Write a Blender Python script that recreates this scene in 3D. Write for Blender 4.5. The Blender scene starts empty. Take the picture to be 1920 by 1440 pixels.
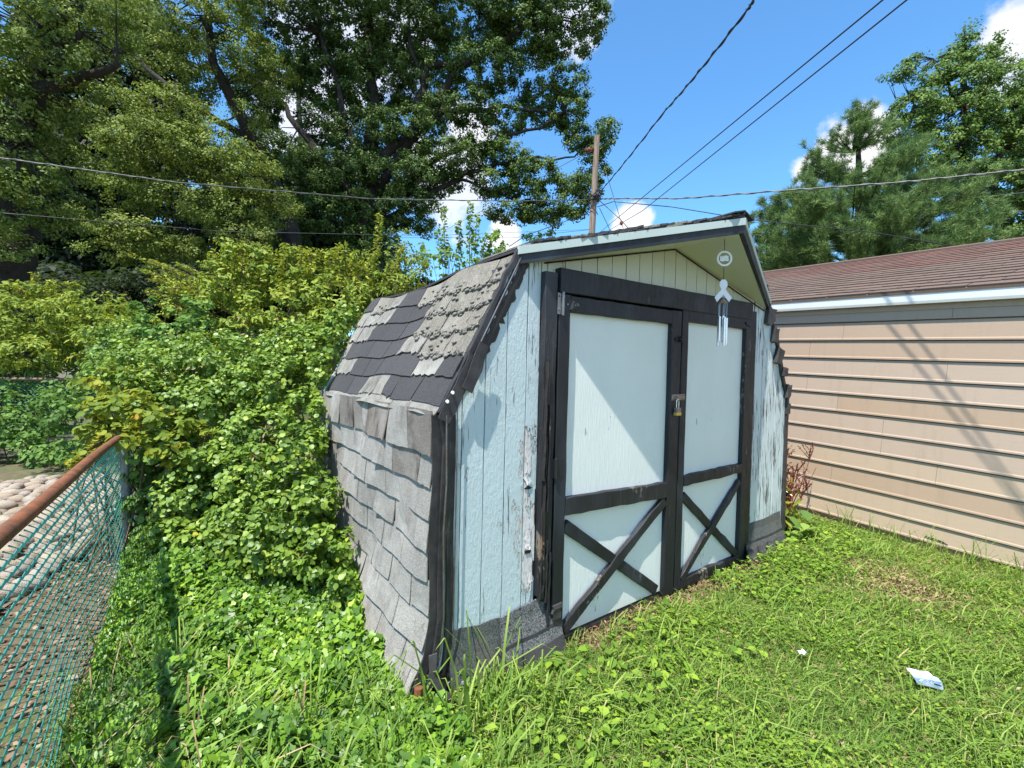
import bpy, bmesh, math, random
import numpy as np
from mathutils import Vector, Matrix
rng = np.random.default_rng(7)
random.seed(7)
scene = bpy.context.scene
col = scene.collection

# ------------------------------------------------------------ camera
CAM = np.array([-0.8179, -1.6552, 1.2581]); YAW, PITCH, ROLL, FPX = 0.6246, -0.0301, 0.0142, 848.149
_f = np.array([math.sin(YAW)*math.cos(PITCH), math.cos(YAW)*math.cos(PITCH), math.sin(PITCH)])
_r = np.cross(_f, [0, 0, 1]); _r /= np.linalg.norm(_r); _u = np.cross(_r, _f)
CR = _r*math.cos(ROLL)+_u*math.sin(ROLL); CU = -_r*math.sin(ROLL)+_u*math.cos(ROLL); CF = _f
cam_data = bpy.data.cameras.new('camera'); cam = bpy.data.objects.new('camera', cam_data); col.objects.link(cam)
cam_data.sensor_width = 36; cam_data.lens = FPX/1920*36
cam_data.clip_start = .05; cam_data.clip_end = 3000
M3 = Matrix((tuple(CR), tuple(CU), tuple(-CF))).transposed()
cam.matrix_world = Matrix.Translation(Vector(CAM)) @ M3.to_4x4()
scene.camera = cam
# ------------------------------------------------------------ light
SUN = np.array([-2.4, -1.0, 6.0]); SUN /= np.linalg.norm(SUN)
elev = math.asin(SUN[2]); azim = math.atan2(SUN[0], SUN[1])
ld = bpy.data.lights.new('sun', 'SUN'); ld.energy = 4.7; ld.angle = math.radians(.5); ld.color = (1, .955, .88)
sun = bpy.data.objects.new('sun', ld); col.objects.link(sun); sun.location = (-10, -5, 20)
sun.rotation_euler = Vector(-SUN).to_track_quat('-Z', 'Y').to_euler()
world = bpy.data.worlds.new('World'); scene.world = world; world.use_nodes = True
scene.view_settings.view_transform = 'Standard'; scene.view_settings.look = 'None'
scene.view_settings.exposure = 0.93; scene.view_settings.gamma = 1
scene.view_settings.use_curve_mapping = False

def ray(x, y): return CF+CR*(x-960)/FPX-CU*(y-720)/FPX
def at(x, y, d): return CAM+ray(x, y)*d
def atplane(x, y, P, n):
    d = ray(x, y); return CAM+d*(((np.array(P)-CAM)@n)/(d@n))
def atY(x, y, Y=0): return atplane(x, y, (0, Y, 0), np.array([0, 1., 0]))
def atX(x, y, X=0): return atplane(x, y, (X, 0, 0), np.array([1., 0, 0]))

def build_world():
    nt = world.node_tree; N = nt.nodes; L = nt.links; N.clear()
    out = N.new('ShaderNodeOutputWorld'); bg = N.new('ShaderNodeBackground'); bg.inputs[1].default_value = .135
    sky = N.new('ShaderNodeTexSky'); sky.sky_type = 'NISHITA'; sky.sun_disc = False
    sky.sun_elevation = elev; sky.sun_rotation = azim; sky.air_density = 1.0; sky.dust_density = .15; sky.ozone_density = 3.0
    tc = N.new('ShaderNodeTexCoord')
    nz = N.new('ShaderNodeTexNoise'); nz.inputs['Scale'].default_value = 9; nz.inputs['Detail'].default_value = 8; nz.inputs['Roughness'].default_value = .6
    L.new(tc.outputs['Generated'], nz.inputs['Vector'])
    total = None
    blobs = [(1590, 285, 62, .9), (1520, 315, 32, .9), (1630, 235, 45, .9), (1900, 70, 70, .8), (1870, 150, 60, .6), (1183, 418, 36, .9), (950, 452, 42, .9),
             (880, 240, 60, .8), (1060, 60, 70, .6), (840, 350, 90, .7), (560, 215, 110, .7), (700, 60, 110, .6), (600, 20, 120, .5), (3400, 100, 300, .8), (2700, 300, 200, .8), (-900, 200, 250, .8)]
    behind = [((-.5, -.8, .45), .30, .85), ((.3, -.9, .35), .26, .85), ((.8, -.5, .5), .24, .8), ((-.9, -.1, .35), .22, .8), ((-.2, -.5, .9), .20, .7), ((.6, -.7, .15), .22, .8), ((-.75, -.6, .12), .22, .8), ((.1, -1, .08), .2, .8)]  # unseen clouds added behind the camera to whiten ambient light on the shed
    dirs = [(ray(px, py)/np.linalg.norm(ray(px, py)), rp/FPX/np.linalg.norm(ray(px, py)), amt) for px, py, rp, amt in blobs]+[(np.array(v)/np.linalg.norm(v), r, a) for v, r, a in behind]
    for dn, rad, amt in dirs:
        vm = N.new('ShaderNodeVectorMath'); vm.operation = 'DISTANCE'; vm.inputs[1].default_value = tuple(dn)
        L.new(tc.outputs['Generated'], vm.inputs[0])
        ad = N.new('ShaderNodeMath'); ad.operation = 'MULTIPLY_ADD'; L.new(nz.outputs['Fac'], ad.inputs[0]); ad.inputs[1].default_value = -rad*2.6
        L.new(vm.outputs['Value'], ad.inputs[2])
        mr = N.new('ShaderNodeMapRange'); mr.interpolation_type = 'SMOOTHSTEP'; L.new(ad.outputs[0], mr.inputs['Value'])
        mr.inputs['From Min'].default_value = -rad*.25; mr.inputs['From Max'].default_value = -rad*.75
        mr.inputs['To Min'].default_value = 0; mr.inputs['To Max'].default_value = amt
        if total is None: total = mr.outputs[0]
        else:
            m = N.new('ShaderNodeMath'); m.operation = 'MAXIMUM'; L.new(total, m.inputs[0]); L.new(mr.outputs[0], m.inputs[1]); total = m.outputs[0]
    tint = N.new('ShaderNodeMix'); tint.data_type = 'RGBA'; tint.blend_type = 'MULTIPLY'; tint.inputs[0].default_value = 1
    L.new(sky.outputs[0], tint.inputs[6]); tint.inputs[7].default_value = (.62, 1.0, 1.17, 1)
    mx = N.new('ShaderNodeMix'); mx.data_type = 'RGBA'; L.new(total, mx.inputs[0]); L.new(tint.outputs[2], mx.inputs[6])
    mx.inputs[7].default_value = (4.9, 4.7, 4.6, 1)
    L.new(mx.outputs[2], bg.inputs[0]); L.new(bg.outputs[0], out.inputs[0])
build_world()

# ------------------------------------------------------------ material helpers
class MT:
    def __init__(s, name):
        s.m = bpy.data.materials.new(name); s.m.use_nodes = True
        s.N = s.m.node_tree.nodes; s.L = s.m.node_tree.links
        s.b = s.N['Principled BSDF']; s.out = s.N['Material Output']
        s.tc = s.N.new('ShaderNodeTexCoord').outputs['Object']
    def set(s, k, v): s.b.inputs[k].default_value = v; return s
    def noise(s, scale, detail=4, rough=.55, vec=(1, 1, 1), off=(0, 0, 0)):
        mp = s.N.new('ShaderNodeMapping'); mp.inputs['Scale'].default_value = vec; mp.inputs['Location'].default_value = off; s.L.new(s.tc, mp.inputs[0])
        n = s.N.new('ShaderNodeTexNoise'); n.inputs['Scale'].default_value = scale; n.inputs['Detail'].default_value = detail; n.inputs['Roughness'].default_value = rough
        s.L.new(mp.outputs[0], n.inputs['Vector']); return n.outputs['Fac']
    def voro(s, scale, feature='F1', vec=(1, 1, 1)):
        mp = s.N.new('ShaderNodeMapping'); mp.inputs['Scale'].default_value = vec; s.L.new(s.tc, mp.inputs[0])
        n = s.N.new('ShaderNodeTexVoronoi'); n.feature = feature; n.inputs['Scale'].default_value = scale
        s.L.new(mp.outputs[0], n.inputs['Vector']); return n
    def rng(s, v, a, b, c=0, d=1):
        n = s.N.new('ShaderNodeMapRange'); s.L.new(v, n.inputs['Value'])
        for k, x in zip(('From Min', 'From Max', 'To Min', 'To Max'), (a, b, c, d)): n.inputs[k].default_value = x
        return n.outputs[0]
    def math(s, op, a, b):
        n = s.N.new('ShaderNodeMath'); n.operation = op
        for i, x in enumerate((a, b)):
            if isinstance(x, (int, float)): n.inputs[i].default_value = x
            else: s.L.new(x, n.inputs[i])
        return n.outputs[0]
    def mix(s, fac, a, b, mode='MIX'):
        n = s.N.new('ShaderNodeMix'); n.data_type = 'RGBA'; n.blend_type = mode
        for i, x in ((0, fac), (6, a), (7, b)):
            if isinstance(x, (int, float)): n.inputs[i].default_value = x
            elif isinstance(x, tuple): n.inputs[i].default_value = (*x[:3], 1)
            else: s.L.new(x, n.inputs[i])
        return n.outputs[2]
    def rand(s): return s.N.new('ShaderNodeObjectInfo').outputs['Random']
    def attr(s, name='rnd'):
        a = s.N.new('ShaderNodeAttribute'); a.attribute_name = name; return a.outputs['Fac']
    def ramp(s, v, stops):
        n = s.N.new('ShaderNodeValToRGB'); s.L.new(v, n.inputs[0]); e = n.color_ramp.elements
        while len(e) < len(stops): e.new(.5)
        for q, (p, c) in zip(e, stops): q.position = p; q.color = (*c, 1)
        return n.outputs[0]
    def color(s, c): s.L.new(c, s.b.inputs['Base Color']); return s
    def rough(s, v):
        if isinstance(v, (int, float)): s.b.inputs['Roughness'].default_value = v
        else: s.L.new(v, s.b.inputs['Roughness'])
        return s
    def bump(s, h, dist=.002, strength=1.):
        n = s.N.new('ShaderNodeBump'); n.inputs['Distance'].default_value = dist; n.inputs['Strength'].default_value = strength
        s.L.new(h, n.inputs['Height']); s.L.new(n.outputs[0], s.b.inputs['Normal']); return s

def paint(name, base, under, peel=.62, crack=0., grain=(1, 1, .06), dirt=.25, bump=.0025, edge=0., scuff=None, zmax=None):
    m = MT(name)
    g = m.noise(110, 6, .68, grain); blot = m.noise(3.5, 5, .6); fine = m.noise(35, 6, .7, (1, 1, .35))
    c = m.mix(m.rng(blot, .3, .75, 0, dirt), base, tuple(x*.62 for x in base))
    c = m.mix(m.rng(m.noise(1.3, 2), .35, .7, 0, .25), c, tuple(min(1, x*1.12) for x in base))
    pk = m.math('MULTIPLY', m.rng(m.noise(5, 3, .5, (1, 1, .5)), .45, .7), m.rng(fine, .35, .65))
    if zmax:
        sp = m.N.new('ShaderNodeSeparateXYZ'); m.L.new(m.tc, sp.inputs[0]); pk = m.math('MULTIPLY', pk, m.rng(sp.outputs['Z'], zmax+.12, zmax-.12, .2, 1))
    pm = m.rng(pk, peel, peel+.04)
    c = m.mix(pm, c, m.mix(m.rng(g, .45, .75), under, tuple(x*.55 for x in under)))
    band = m.math('MULTIPLY', m.rng(pk, peel-.035, peel-.005), m.rng(pk, peel+.03, peel)); c = m.mix(m.math('MULTIPLY', band, edge), c, (.05, .045, .04))
    if scuff: c = m.mix(m.math('MULTIPLY', m.rng(m.noise(4.5, 3, .5, (1, 1, .35), (2, 7, 1)), .5, .75), .7), c, scuff)
    h = m.math('ADD', m.math('MULTIPLY', g, .5), m.math('MULTIPLY', pm, -.8))
    if crack:
        ck = m.noise(70, 3, .75, (1, 1, .05), (3, 1, 2)); mk = m.noise(9, 3, .6, (1, 1, .3))
        cm = m.math('MULTIPLY', m.rng(ck, .66-.09*crack, .69-.09*crack), m.rng(mk, .62-.15*crack, .70-.15*crack))
        c = m.mix(cm, c, (.05, .045, .042)); h = m.math('ADD', h, m.math('MULTIPLY', cm, -1.2))
    m.color(c).rough(m.rng(fine, .3, .7, .42, .7)).bump(h, bump)
    return m.m

def granule(name, a, b, stain=None, light=None, bump=.002, amt=.5, gs=230):
    m = MT(name)
    n = m.noise(gs, 3, .75); r = m.rand()
    c = m.mix(m.rng(n, .36, .64), a, b)
    c = m.mix(m.rng(r, 0, 1, 0, .25), c, tuple(x*.55 for x in a))
    blot = m.noise(9, 5, .65, (1, 1, .45))
    if stain: c = m.mix(m.rng(blot, .5, .68, 0, amt), c, stain)
    if light: c = m.mix(m.rng(m.noise(5, 4, .6, (1, 1, 1), (5, 2, 1)), .52, .7, 0, .5), c, light)
    m.color(c).rough(.95).bump(m.math('ADD', m.math('MULTIPLY', n, .7), m.math('MULTIPLY', blot, 2)), bump)
    return m.m

def leafmat(name, stops, trans=.35, tcol=(.25, .42, .04), rough=.62, spec=.22):
    m = MT(name); a = m.attr()
    c = m.ramp(a, stops)
    m.color(c).rough(rough); m.b.inputs['Specular IOR Level'].default_value = spec
    tr = m.N.new('ShaderNodeBsdfTranslucent'); m.L.new(m.mix(.6, c, tcol), tr.inputs[0])
    ms = m.N.new('ShaderNodeMixShader'); ms.inputs[0].default_value = trans
    m.L.new(m.b.outputs[0], ms.inputs[1]); m.L.new(tr.outputs[0], ms.inputs[2]); m.L.new(ms.outputs[0], m.out.inputs[0])
    return m.m

def plain(name, c, rough=.6, metal=0, var=.3, scale=20, bump=.0008, c2=None, vec=(1, 1, 1)):
    m = MT(name); n = m.noise(scale, 5, .65, vec)
    m.color(m.mix(m.rng(n, .35, .68, 0, 1), tuple(c), tuple(c2) if c2 else tuple(x*(1-var) for x in c))).rough(rough).set('Metallic', metal)
    if bump: m.bump(n, bump)
    return m.m

MAT = dict(
    blue=paint('blue_board_paint', (.56, .655, .665), (.66, .62, .58), .52, .55, (1, 1, .35), .22, .008, .5),
    bluec=paint('cracked_blue_paint', (.60, .68, .68), (.40, .36, .32), .62, 1.25, dirt=.2),
    bluepeel=paint('peeling_blue_paint', (.56, .65, .66), (.74, .70, .68), .13, .9, (1, 1, .3), .2, .007, .8, None, .98),
    gable=paint('gable_paint', (.64, .67, .57), (.5, .46, .40), .75, 0, (1, 1, .3), .2),
    panel=paint('door_panel_paint', (.77, .81, .765), (.5, .47, .44), .74, 0, (1, 1, .07), .20, .0055, .2),
    black=paint('black_trim_paint', (.008, .010, .014), (.09, .085, .08), .62, .3, dirt=.2, scuff=(.035, .045, .060)),
    blackw=paint('worn_black_paint', (.012, .013, .017), (.18, .155, .13), .40, .9, dirt=.2, bump=.005, scuff=(.04, .045, .055)),
    rotten=paint('rotten_wood', (.022, .018, .016), (.18, .11, .065), .40, 1., bump=.006),
    soffit=paint('soffit_paint', (.58, .61, .52), (.4, .37, .3), .85, 0, dirt=.15),
    whitetrim=paint('pale_trim_paint', (.44, .52, .49), (.4, .4, .38), .75, 0, dirt=.3),
    sdark=granule('dark_shingle', (.017, .0165, .018), (.09, .087, .09), gs=260),
    slight=granule('grey_shingle', (.12, .115, .105), (.33, .32, .28), (.09, .08, .065), (.34, .33, .29), amt=.8),
    scrumb=granule('crumbling_shingle', (.12, .11, .09), (.34, .315, .265), (.07, .065, .05), (.36, .34, .29), .006, gs=170),
    sside=granule('side_shingle', (.17, .162, .148), (.43, .412, .375), (.12, .105, .092), (.44, .425, .39), .003, .55, 210),
    sstain=granule('stained_side_shingle', (.10, .085, .075), (.28, .25, .215), (.04, .03, .024), (.33, .31, .28), .003, .85, 210),
    sspeck=granule('speckled_roofing', (.008, .009, .010), (.24, .25, .25), None, None, .002, gs=140),
    sgreen=granule('grey_green_roofing', (.018, .023, .022), (.13, .145, .135), (.12, .10, .08), None, .002, gs=160),
    felt=plain('black_felt', (.018, .017, .019), .55, 0, .5, 12, .003, (.055, .050, .050)),
    hole=plain('dark_inside', (.012, .011, .010), .9),
    steel=plain('weathered_steel', (.30, .31, .32), .38, .85, .5, 30, .0006, (.20, .16, .13)),
    brass=plain('brass', (.75, .55, .10), .35, .6, .2),
    alu=plain('bright_metal', (.75, .77, .8), .22, .95, .1),
    white=plain('white_plastic', (.82, .82, .83), .4, 0, .06, 8, 0),
    galv=plain('galvanised_pipe', (.27, .30, .33), .5, .5, .4, 26, .0008),
    rust=plain('rusty_pipe', (.24, .085, .032), .8, .1, .5, 22, .0015, (.09, .04, .022)),
    brownpipe=plain('brown_pipe', (.20, .13, .085), .6, .2, .4),
    teal=plain('teal_vinyl_wire', (.11, .52, .42), .3, 0, .35, 8, 0, (.06, .32, .28)),
    siding=None, fascia=plain('white_fascia', (.74, .73, .69), .35, .1, .05, 3, 0),
    wood=plain('bare_pole_wood', (.30, .235, .185), .85, 0, .5, 30, .004, (.13, .085, .055), (1, 1, .06)),
    board=plain('old_bare_wood', (.30, .22, .15), .9, 0, .5, 30, .002, (.14, .09, .06), (1, 1, .1)),
    bark=plain('dark_bark', (.036, .030, .024), .95, 0, .5, 9, .02, (.014, .012, .010), (1, 1, .3)),
    stem=plain('brown_stem', (.14, .10, .05), .8),
    gstem=plain('green_stem', (.10, .16, .03), .7),
    wire=plain('dark_cable', (.022, .022, .030), .5, 0, .2, 10, 0),
    wirel=plain('grey_cable', (.11, .115, .11), .5, .2, .2, 10, 0),
    ins=plain('brown_insulator', (.22, .06, .03), .3),
    concrete=plain('concrete_footing', (.30, .23, .18), .95, 0, .4, 14, .004),
)
def siding_mat(name, c):
    m = MT(name); n = m.noise(60, 3, .6, (1, .06, 1)); r = m.noise(1.2, 3)
    st = m.noise(16, 5, .7, (1, 1, .12)); cc = m.mix(m.rng(r, .35, .7, 0, .15), c, tuple(x*.8 for x in c)); cc = m.mix(m.rng(st, .52, .75, 0, .30), cc, tuple(x*.62 for x in c)); m.color(cc).rough(.45).bump(n, .0005); return m.m
MAT['siding'] = siding_mat('tan_vinyl', (.42, .305, .215))
MAT['siding2'] = siding_mat('pinkish_vinyl', (.45, .345, .265))
MAT['siding3'] = siding_mat('beige_vinyl', (.47, .36, .26))

def roofmat():
    m = MT('red_brown_shingle'); g = m.noise(260, 2); tab = m.attr()
    c = m.ramp(m.math('ADD', m.math('MULTIPLY', tab, .62), m.math('MULTIPLY', m.noise(2.2, 4), .25)), [(0, (.12, .085, .065)), (.35, (.15, .105, .08)), (.6, (.165, .09, .068)), (1, (.18, .06, .048))])
    c = m.mix(m.rng(g, .4, .6, 0, .5), c, (.07, .04, .03), 'MIX'); m.color(c).rough(.95).bump(g, .001); return m.m
MAT['roofred'] = roofmat()

LEAF = dict(
    oak=leafmat('oak_leaf', [(0, (0.037, 0.079, 0.022)), (0.45, (0.083, 0.147, 0.036)), (0.8, (0.15, 0.221, 0.053)), (1, (0.3, 0.344, 0.106))], .22, (.16, .26, .04)),
    oakl=leafmat('sunny_oak_leaf', [(0, (0.09, 0.14, 0.027)), (0.5, (0.193, 0.255, 0.049)), (0.85, (0.284, 0.345, 0.076)), (1, (0.408, 0.446, 0.14))], .3, (.28, .36, .06)),
    left=leafmat('left_tree_leaf', [(0, (0.06, 0.11, 0.024)), (0.5, (0.145, 0.214, 0.042)), (1, (0.338, 0.4, 0.108))], .28, (.25, .34, .06)),
    dark=leafmat('painted_shade_leaf', [(0, (.006, .013, .005)), (1, (.022, .038, .010))], .12),  # shade under the canopy put into this near-black leaf colour
    maple=leafmat('maple_leaf', [(0, (0.069, 0.129, 0.034)), (0.5, (0.131, 0.217, 0.046)), (1, (0.246, 0.338, 0.085))], .28, (.2, .32, .06)),
    pine=leafmat('pine_needle', [(0, (0.077, 0.141, 0.048)), (0.6, (0.154, 0.244, 0.073)), (1, (0.285, 0.375, 0.114))], .15, (.12, .22, .06)),
    vine=leafmat('vine_leaf', [(0, (0.079, 0.155, 0.025)), (0.5, (0.166, 0.265, 0.037)), (0.8, (0.245, 0.349, 0.044)), (0.95, (0.374, 0.448, 0.05)), (1, (0.575, 0.448, 0.044))], .24, (.36, .52, .05), .45, .4),
    yel=leafmat('yellowing_leaf', [(0, (0.08, 0.14, 0.02)), (0.4, (0.15, 0.23, 0.03)), (0.75, (0.26, 0.31, 0.035)), (0.94, (0.42, 0.37, 0.04)), (1, (0.5, 0.25, 0.04))], .35, (.55, .55, .05)),
    knot=leafmat('knotweed_leaf', [(0, (0.099, 0.163, 0.023)), (0.5, (0.199, 0.272, 0.037)), (0.85, (0.323, 0.374, 0.046)), (0.97, (0.447, 0.362, 0.052)), (1, (0.447, 0.181, 0.057))], .24, (.45, .52, .05)),
    lowd=leafmat('shady_weed_leaf', [(0, (0.061, 0.128, 0.028)), (0.6, (0.132, 0.238, 0.054)), (1, (0.264, 0.401, 0.073))], .28, (.22, .42, .06)),
    ivy=leafmat('ivy_leaf', [(0, (0.049, 0.114, 0.018)), (0.4, (0.119, 0.237, 0.025)), (0.8, (0.224, 0.378, 0.035)), (1, (0.448, 0.567, 0.062))], .24, (.36, .58, .04), .42, .4),
    grass=leafmat('grass_blade', [(0, (0.081, 0.161, 0.025)), (0.5, (0.161, 0.27, 0.046)), (0.82, (0.253, 0.356, 0.075)), (0.93, (0.356, 0.356, 0.115)), (1, (0.517, 0.402, 0.207))], .3, (.38, .50, .07)),
    tall=leafmat('tall_grass_blade', [(0, (0.088, 0.176, 0.028)), (0.6, (0.187, 0.297, 0.05)), (1, (0.33, 0.418, 0.099))], .3, (.36, .52, .07)),
    straw=leafmat('dry_straw', [(0, (0.252, 0.162, 0.081)), (1, (0.45, 0.333, 0.189))], .15, (.5, .4, .2)),
    clover=leafmat('clover_leaf', [(0, (0.088, 0.176, 0.022)), (0.6, (0.176, 0.297, 0.033)), (1, (0.297, 0.418, 0.044))], .3, (.4, .55, .05)),
    seed=leafmat('brown_flower_spike', [(0, (0.22, 0.14, 0.06)), (1, (0.36, 0.25, 0.13))], .2, (.4, .3, .1)),
    redseed=leafmat('red_seed', [(0, (0.09, 0.018, 0.016)), (1, (0.2, 0.05, 0.035))], .1, (.3, .1, .05)),
    sap=leafmat('sapling_leaf', [(0, (0.077, 0.154, 0.033)), (0.6, (0.154, 0.264, 0.055)), (1, (0.264, 0.374, 0.077))], .35, (.35, .52, .1)),
)

# ------------------------------------------------------------ mesh helpers
class MB:
    def __init__(s): s.v = []; s.f = []; s.a = []
    def add(s, vs, fs, a=0.):
        b = len(s.v); s.v += [tuple(map(float, p)) for p in vs]; s.f += [tuple(i+b for i in q) for q in fs]; s.a += [a]*len(fs); return s
    def box(s, lo, hi):
        x0, y0, z0 = lo; x1, y1, z1 = hi
        return s.add([(x0, y0, z0), (x1, y0, z0), (x1, y1, z0), (x0, y1, z0), (x0, y0, z1), (x1, y0, z1), (x1, y1, z1), (x0, y1, z1)],
                     [(0, 3, 2, 1), (4, 5, 6, 7), (0, 1, 5, 4), (1, 2, 6, 5), (2, 3, 7, 6), (3, 0, 4, 7)])
    def prism(s, poly, y0, y1):     # poly in (x,z), counter-clockwise seen from the front (-y)
        n = len(poly); vs = [(x, y0, z) for x, z in poly]+[(x, y1, z) for x, z in poly]
        return s.add(vs, [tuple(range(n)), tuple(range(2*n-1, n-1, -1))]+[(i, i+n, (i+1) % n+n, (i+1) % n) for i in range(n)])
    def hexa(s, q, off):            # quad q (4 points) extruded by off
        q = [np.array(p, float) for p in q]; o = np.array(off, float)
        return s.add(q+[p+o for p in q], [(0, 1, 2, 3), (7, 6, 5, 4), (0, 4, 5, 1), (1, 5, 6, 2), (2, 6, 7, 3), (3, 7, 4, 0)])
    def tube(s, path, rad, n=8, cap=True):
        path = [np.array(p, float) for p in path]; m = len(path)
        if isinstance(rad, (int, float)): rad = [rad]*m
        vs = []; prev = None
        for i in range(m):
            t = path[min(i+1, m-1)]-path[max(i-1, 0)]; t = t/(np.linalg.norm(t)+1e-9)
            if prev is None:
                a = np.array([0, 0, 1.]) if abs(t[2]) < .9 else np.array([1., 0, 0]); prev = np.cross(t, a)
            x = prev-t*(prev@t); x /= np.linalg.norm(x)+1e-9; prev = x; y = np.cross(t, x)
            for k in range(n):
                a = 2*math.pi*k/n; vs.append(path[i]+rad[i]*(x*math.cos(a)+y*math.sin(a)))
        fs = [(i*n+k, i*n+(k+1) % n, (i+1)*n+(k+1) % n, (i+1)*n+k) for i in range(m-1) for k in range(n)]
        if cap: fs += [tuple(range(n-1, -1, -1)), tuple((m-1)*n+k for k in range(n))]
        return s.add(vs, fs)
    def plank(s, p0, p1, w, y0, y1, jit=.0015, segs=12, worn=0):   # board in the xz plane between p0 and p1
        p0 = np.array(p0, float); p1 = np.array(p1, float); d = p1-p0; L = np.linalg.norm(d); d /= L; nrm = np.array([-d[1], d[0]])
        rows = []
        for i in range(segs+1):
            c = p0+d*L*i/segs; j = rng.normal(0, jit, 4) if 0 < i < segs else np.zeros(4)
            a = c-nrm*(w/2+j[0]); b = c+nrm*(w/2+j[1]); e = .003
            a2 = c-nrm*(w/2-e+j[0]); b2 = c+nrm*(w/2-e+j[1])
            rows.append([(a[0], y1, a[1]), (a[0], y0+e, a[1]), (a2[0], y0+j[2]*.5, a2[1]), (b2[0], y0+j[3]*.5, b2[1]), (b[0], y0+e, b[1]), (b[0], y1, b[1])])
        vs = [p for r in rows for p in r]
        fs = [(i*6+k, i*6+k+1, (i+1)*6+k+1, (i+1)*6+k) for i in range(segs) for k in range(5)]
        fs += [tuple(range(5, -1, -1)), tuple(segs*6+k for k in range(6))]
        return s.add(vs, fs)
    def build(s, name, mat, parent=None, shear=False, smooth=False, **tags):
        me = bpy.data.meshes.new(name); off = np.zeros(3); p = parent
        while p is not None: off += np.array(p.location); p = p.parent
        v = np.array(s.v, float)
        if shear: v[:, 0] += .0118*v[:, 2]
        me.from_pydata((v-off).tolist(), [], s.f); me.materials.append(mat)
        if any(s.a): me.attributes.new('rnd', 'FLOAT', 'FACE').data.foreach_set('value', np.array(s.a, np.float32))
        if smooth: me.polygons.foreach_set('use_smooth', [True]*len(me.polygons))
        me.update(); o = bpy.data.objects.new(name, me); col.objects.link(o)
        if parent is not None: o.parent = parent
        return tag(o, **tags)
def tag(o, label=None, category=None, group=None, kind=None):
    for k, v in (('label', label), ('category', category), ('group', group), ('kind', kind)):
        if v: o[k] = v
    return o
def thing(name, label, category, loc=(0, 0, 0), group=None):
    o = bpy.data.objects.new(name, None); o.empty_display_size = .1; o.location = tuple(map(float, loc)); col.objects.link(o)
    return tag(o, label, category, group)

def bigmesh(name, V, k, mat, parent=None, rnd=None, tri=None, **tags):
    """V: (N,k,3) faces with own vertices (k = 3 or 4), or V (N,m,3) with tri = list of index tuples per leaf"""
    V = np.asarray(V, np.float32); N, m, _ = V.shape; off = np.zeros(3); p = parent
    while p is not None: off += np.array(p.location); p = p.parent
    V = V-off.astype(np.float32)
    tri = tri or [tuple(range(k))]
    ks = [len(t) for t in tri]; idx = np.array([i for t in tri for i in t])
    loops = (np.arange(N)[:, None]*m+idx[None]).ravel()
    starts = np.concatenate([[0], np.cumsum(ks)[:-1]]); per = sum(ks)
    ls = (np.arange(N)[:, None]*per+starts[None]).ravel(); lt = np.tile(ks, N)
    me = bpy.data.meshes.new(name)
    me.vertices.add(N*m); me.vertices.foreach_set('co', V.reshape(-1))
    me.loops.add(len(loops)); me.loops.foreach_set('vertex_index', loops.astype(np.int32))
    me.polygons.add(len(ls)); me.polygons.foreach_set('loop_start', ls.astype(np.int32)); me.polygons.foreach_set('loop_total', lt.astype(np.int32))
    if rnd is not None:
        me.attributes.new('rnd', 'FLOAT', 'FACE').data.foreach_set('value', np.repeat(rnd, len(ks)).astype(np.float32))
    me.materials.append(mat); me.update(calc_edges=True)
    o = bpy.data.objects.new(name, me); col.objects.link(o)
    if parent is not None: o.parent = parent
    return tag(o, **tags)

SHAPES = {  # leaf outlines in (along, across, lift), faces
    'tri': ([(-.5, 0, 0), (0, .3, .05), (.5, 0, -.05), (0, -.3, .05)], [(0, 1, 2, 3)]),
    'oval': ([(-.5, 0, 0), (-.15, .34, .08), (.25, .27, .06), (.55, 0, -.08), (.25, -.27, .06), (-.15, -.34, .08), (0, 0, 0)],
             [(0, 6, 1), (1, 6, 3, 2), (0, 5, 6), (5, 4, 3, 6)]),
    'point': ([(-.5, 0, 0), (-.2, .22, .06), (.15, .2, .05), (.65, 0, -.12), (.15, -.2, .05), (-.2, -.22, .06)], [(0, 3, 2, 1), (0, 5, 4, 3)]),
    'lance': ([(-.5, 0, 0), (-.1, .17, .05), (.6, 0, -.1), (-.1, -.17, .05)], [(0, 2, 1), (0, 3, 2)]),
    'ivy': ([(-.35, 0, 0), (-.42, .3, .05), (-.05, .5, .05), (.1, .28, .03), (.55, 0, -.08), (.1, -.28, .03), (-.05, -.5, .05), (-.42, -.3, .05)],
            [(0, 1, 2, 3), (0, 3, 4, 5), (0, 5, 6, 7)]),
    'round': ([(-.4, 0, 0), (-.3, .35, .08), (.1, .46, .08), (.42, .2, 0), (.42, -.2, 0), (.1, -.46, .08), (-.3, -.35, .08)], [(0, 1, 2, 3), (0, 3, 4), (0, 4, 5, 6)]),
}
def norm(a): return a/(np.linalg.norm(a, axis=-1, keepdims=True)+1e-9)
def leaves(name, P, Nn, size, shape, mat, parent=None, rnd=None, droop=.3, **tags):
    P = np.asarray(P); n = len(P); Nn = norm(np.asarray(Nn)+rng.normal(0, .35, (n, 3)))
    t = rng.normal(0, 1, (n, 3)); t[:, 2] -= droop*1.5; t = norm(t-Nn*(t*Nn).sum(1, keepdims=True)); b = np.cross(Nn, t)
    sh, fc = SHAPES[shape]; sh = np.array(sh); size = np.broadcast_to(size, n)[:, None, None]*rng.uniform(.65, 1.3, (n, 1, 1))
    V = P[:, None]+size*(sh[None, :, 0:1]*t[:, None]+sh[None, :, 1:2]*b[:, None]+sh[None, :, 2:3]*Nn[:, None])
    if rnd is None: rnd = rng.random(n)
    return bigmesh(name, V, 0, mat, parent, np.clip(rnd, 0, 1), fc, **tags)

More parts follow.
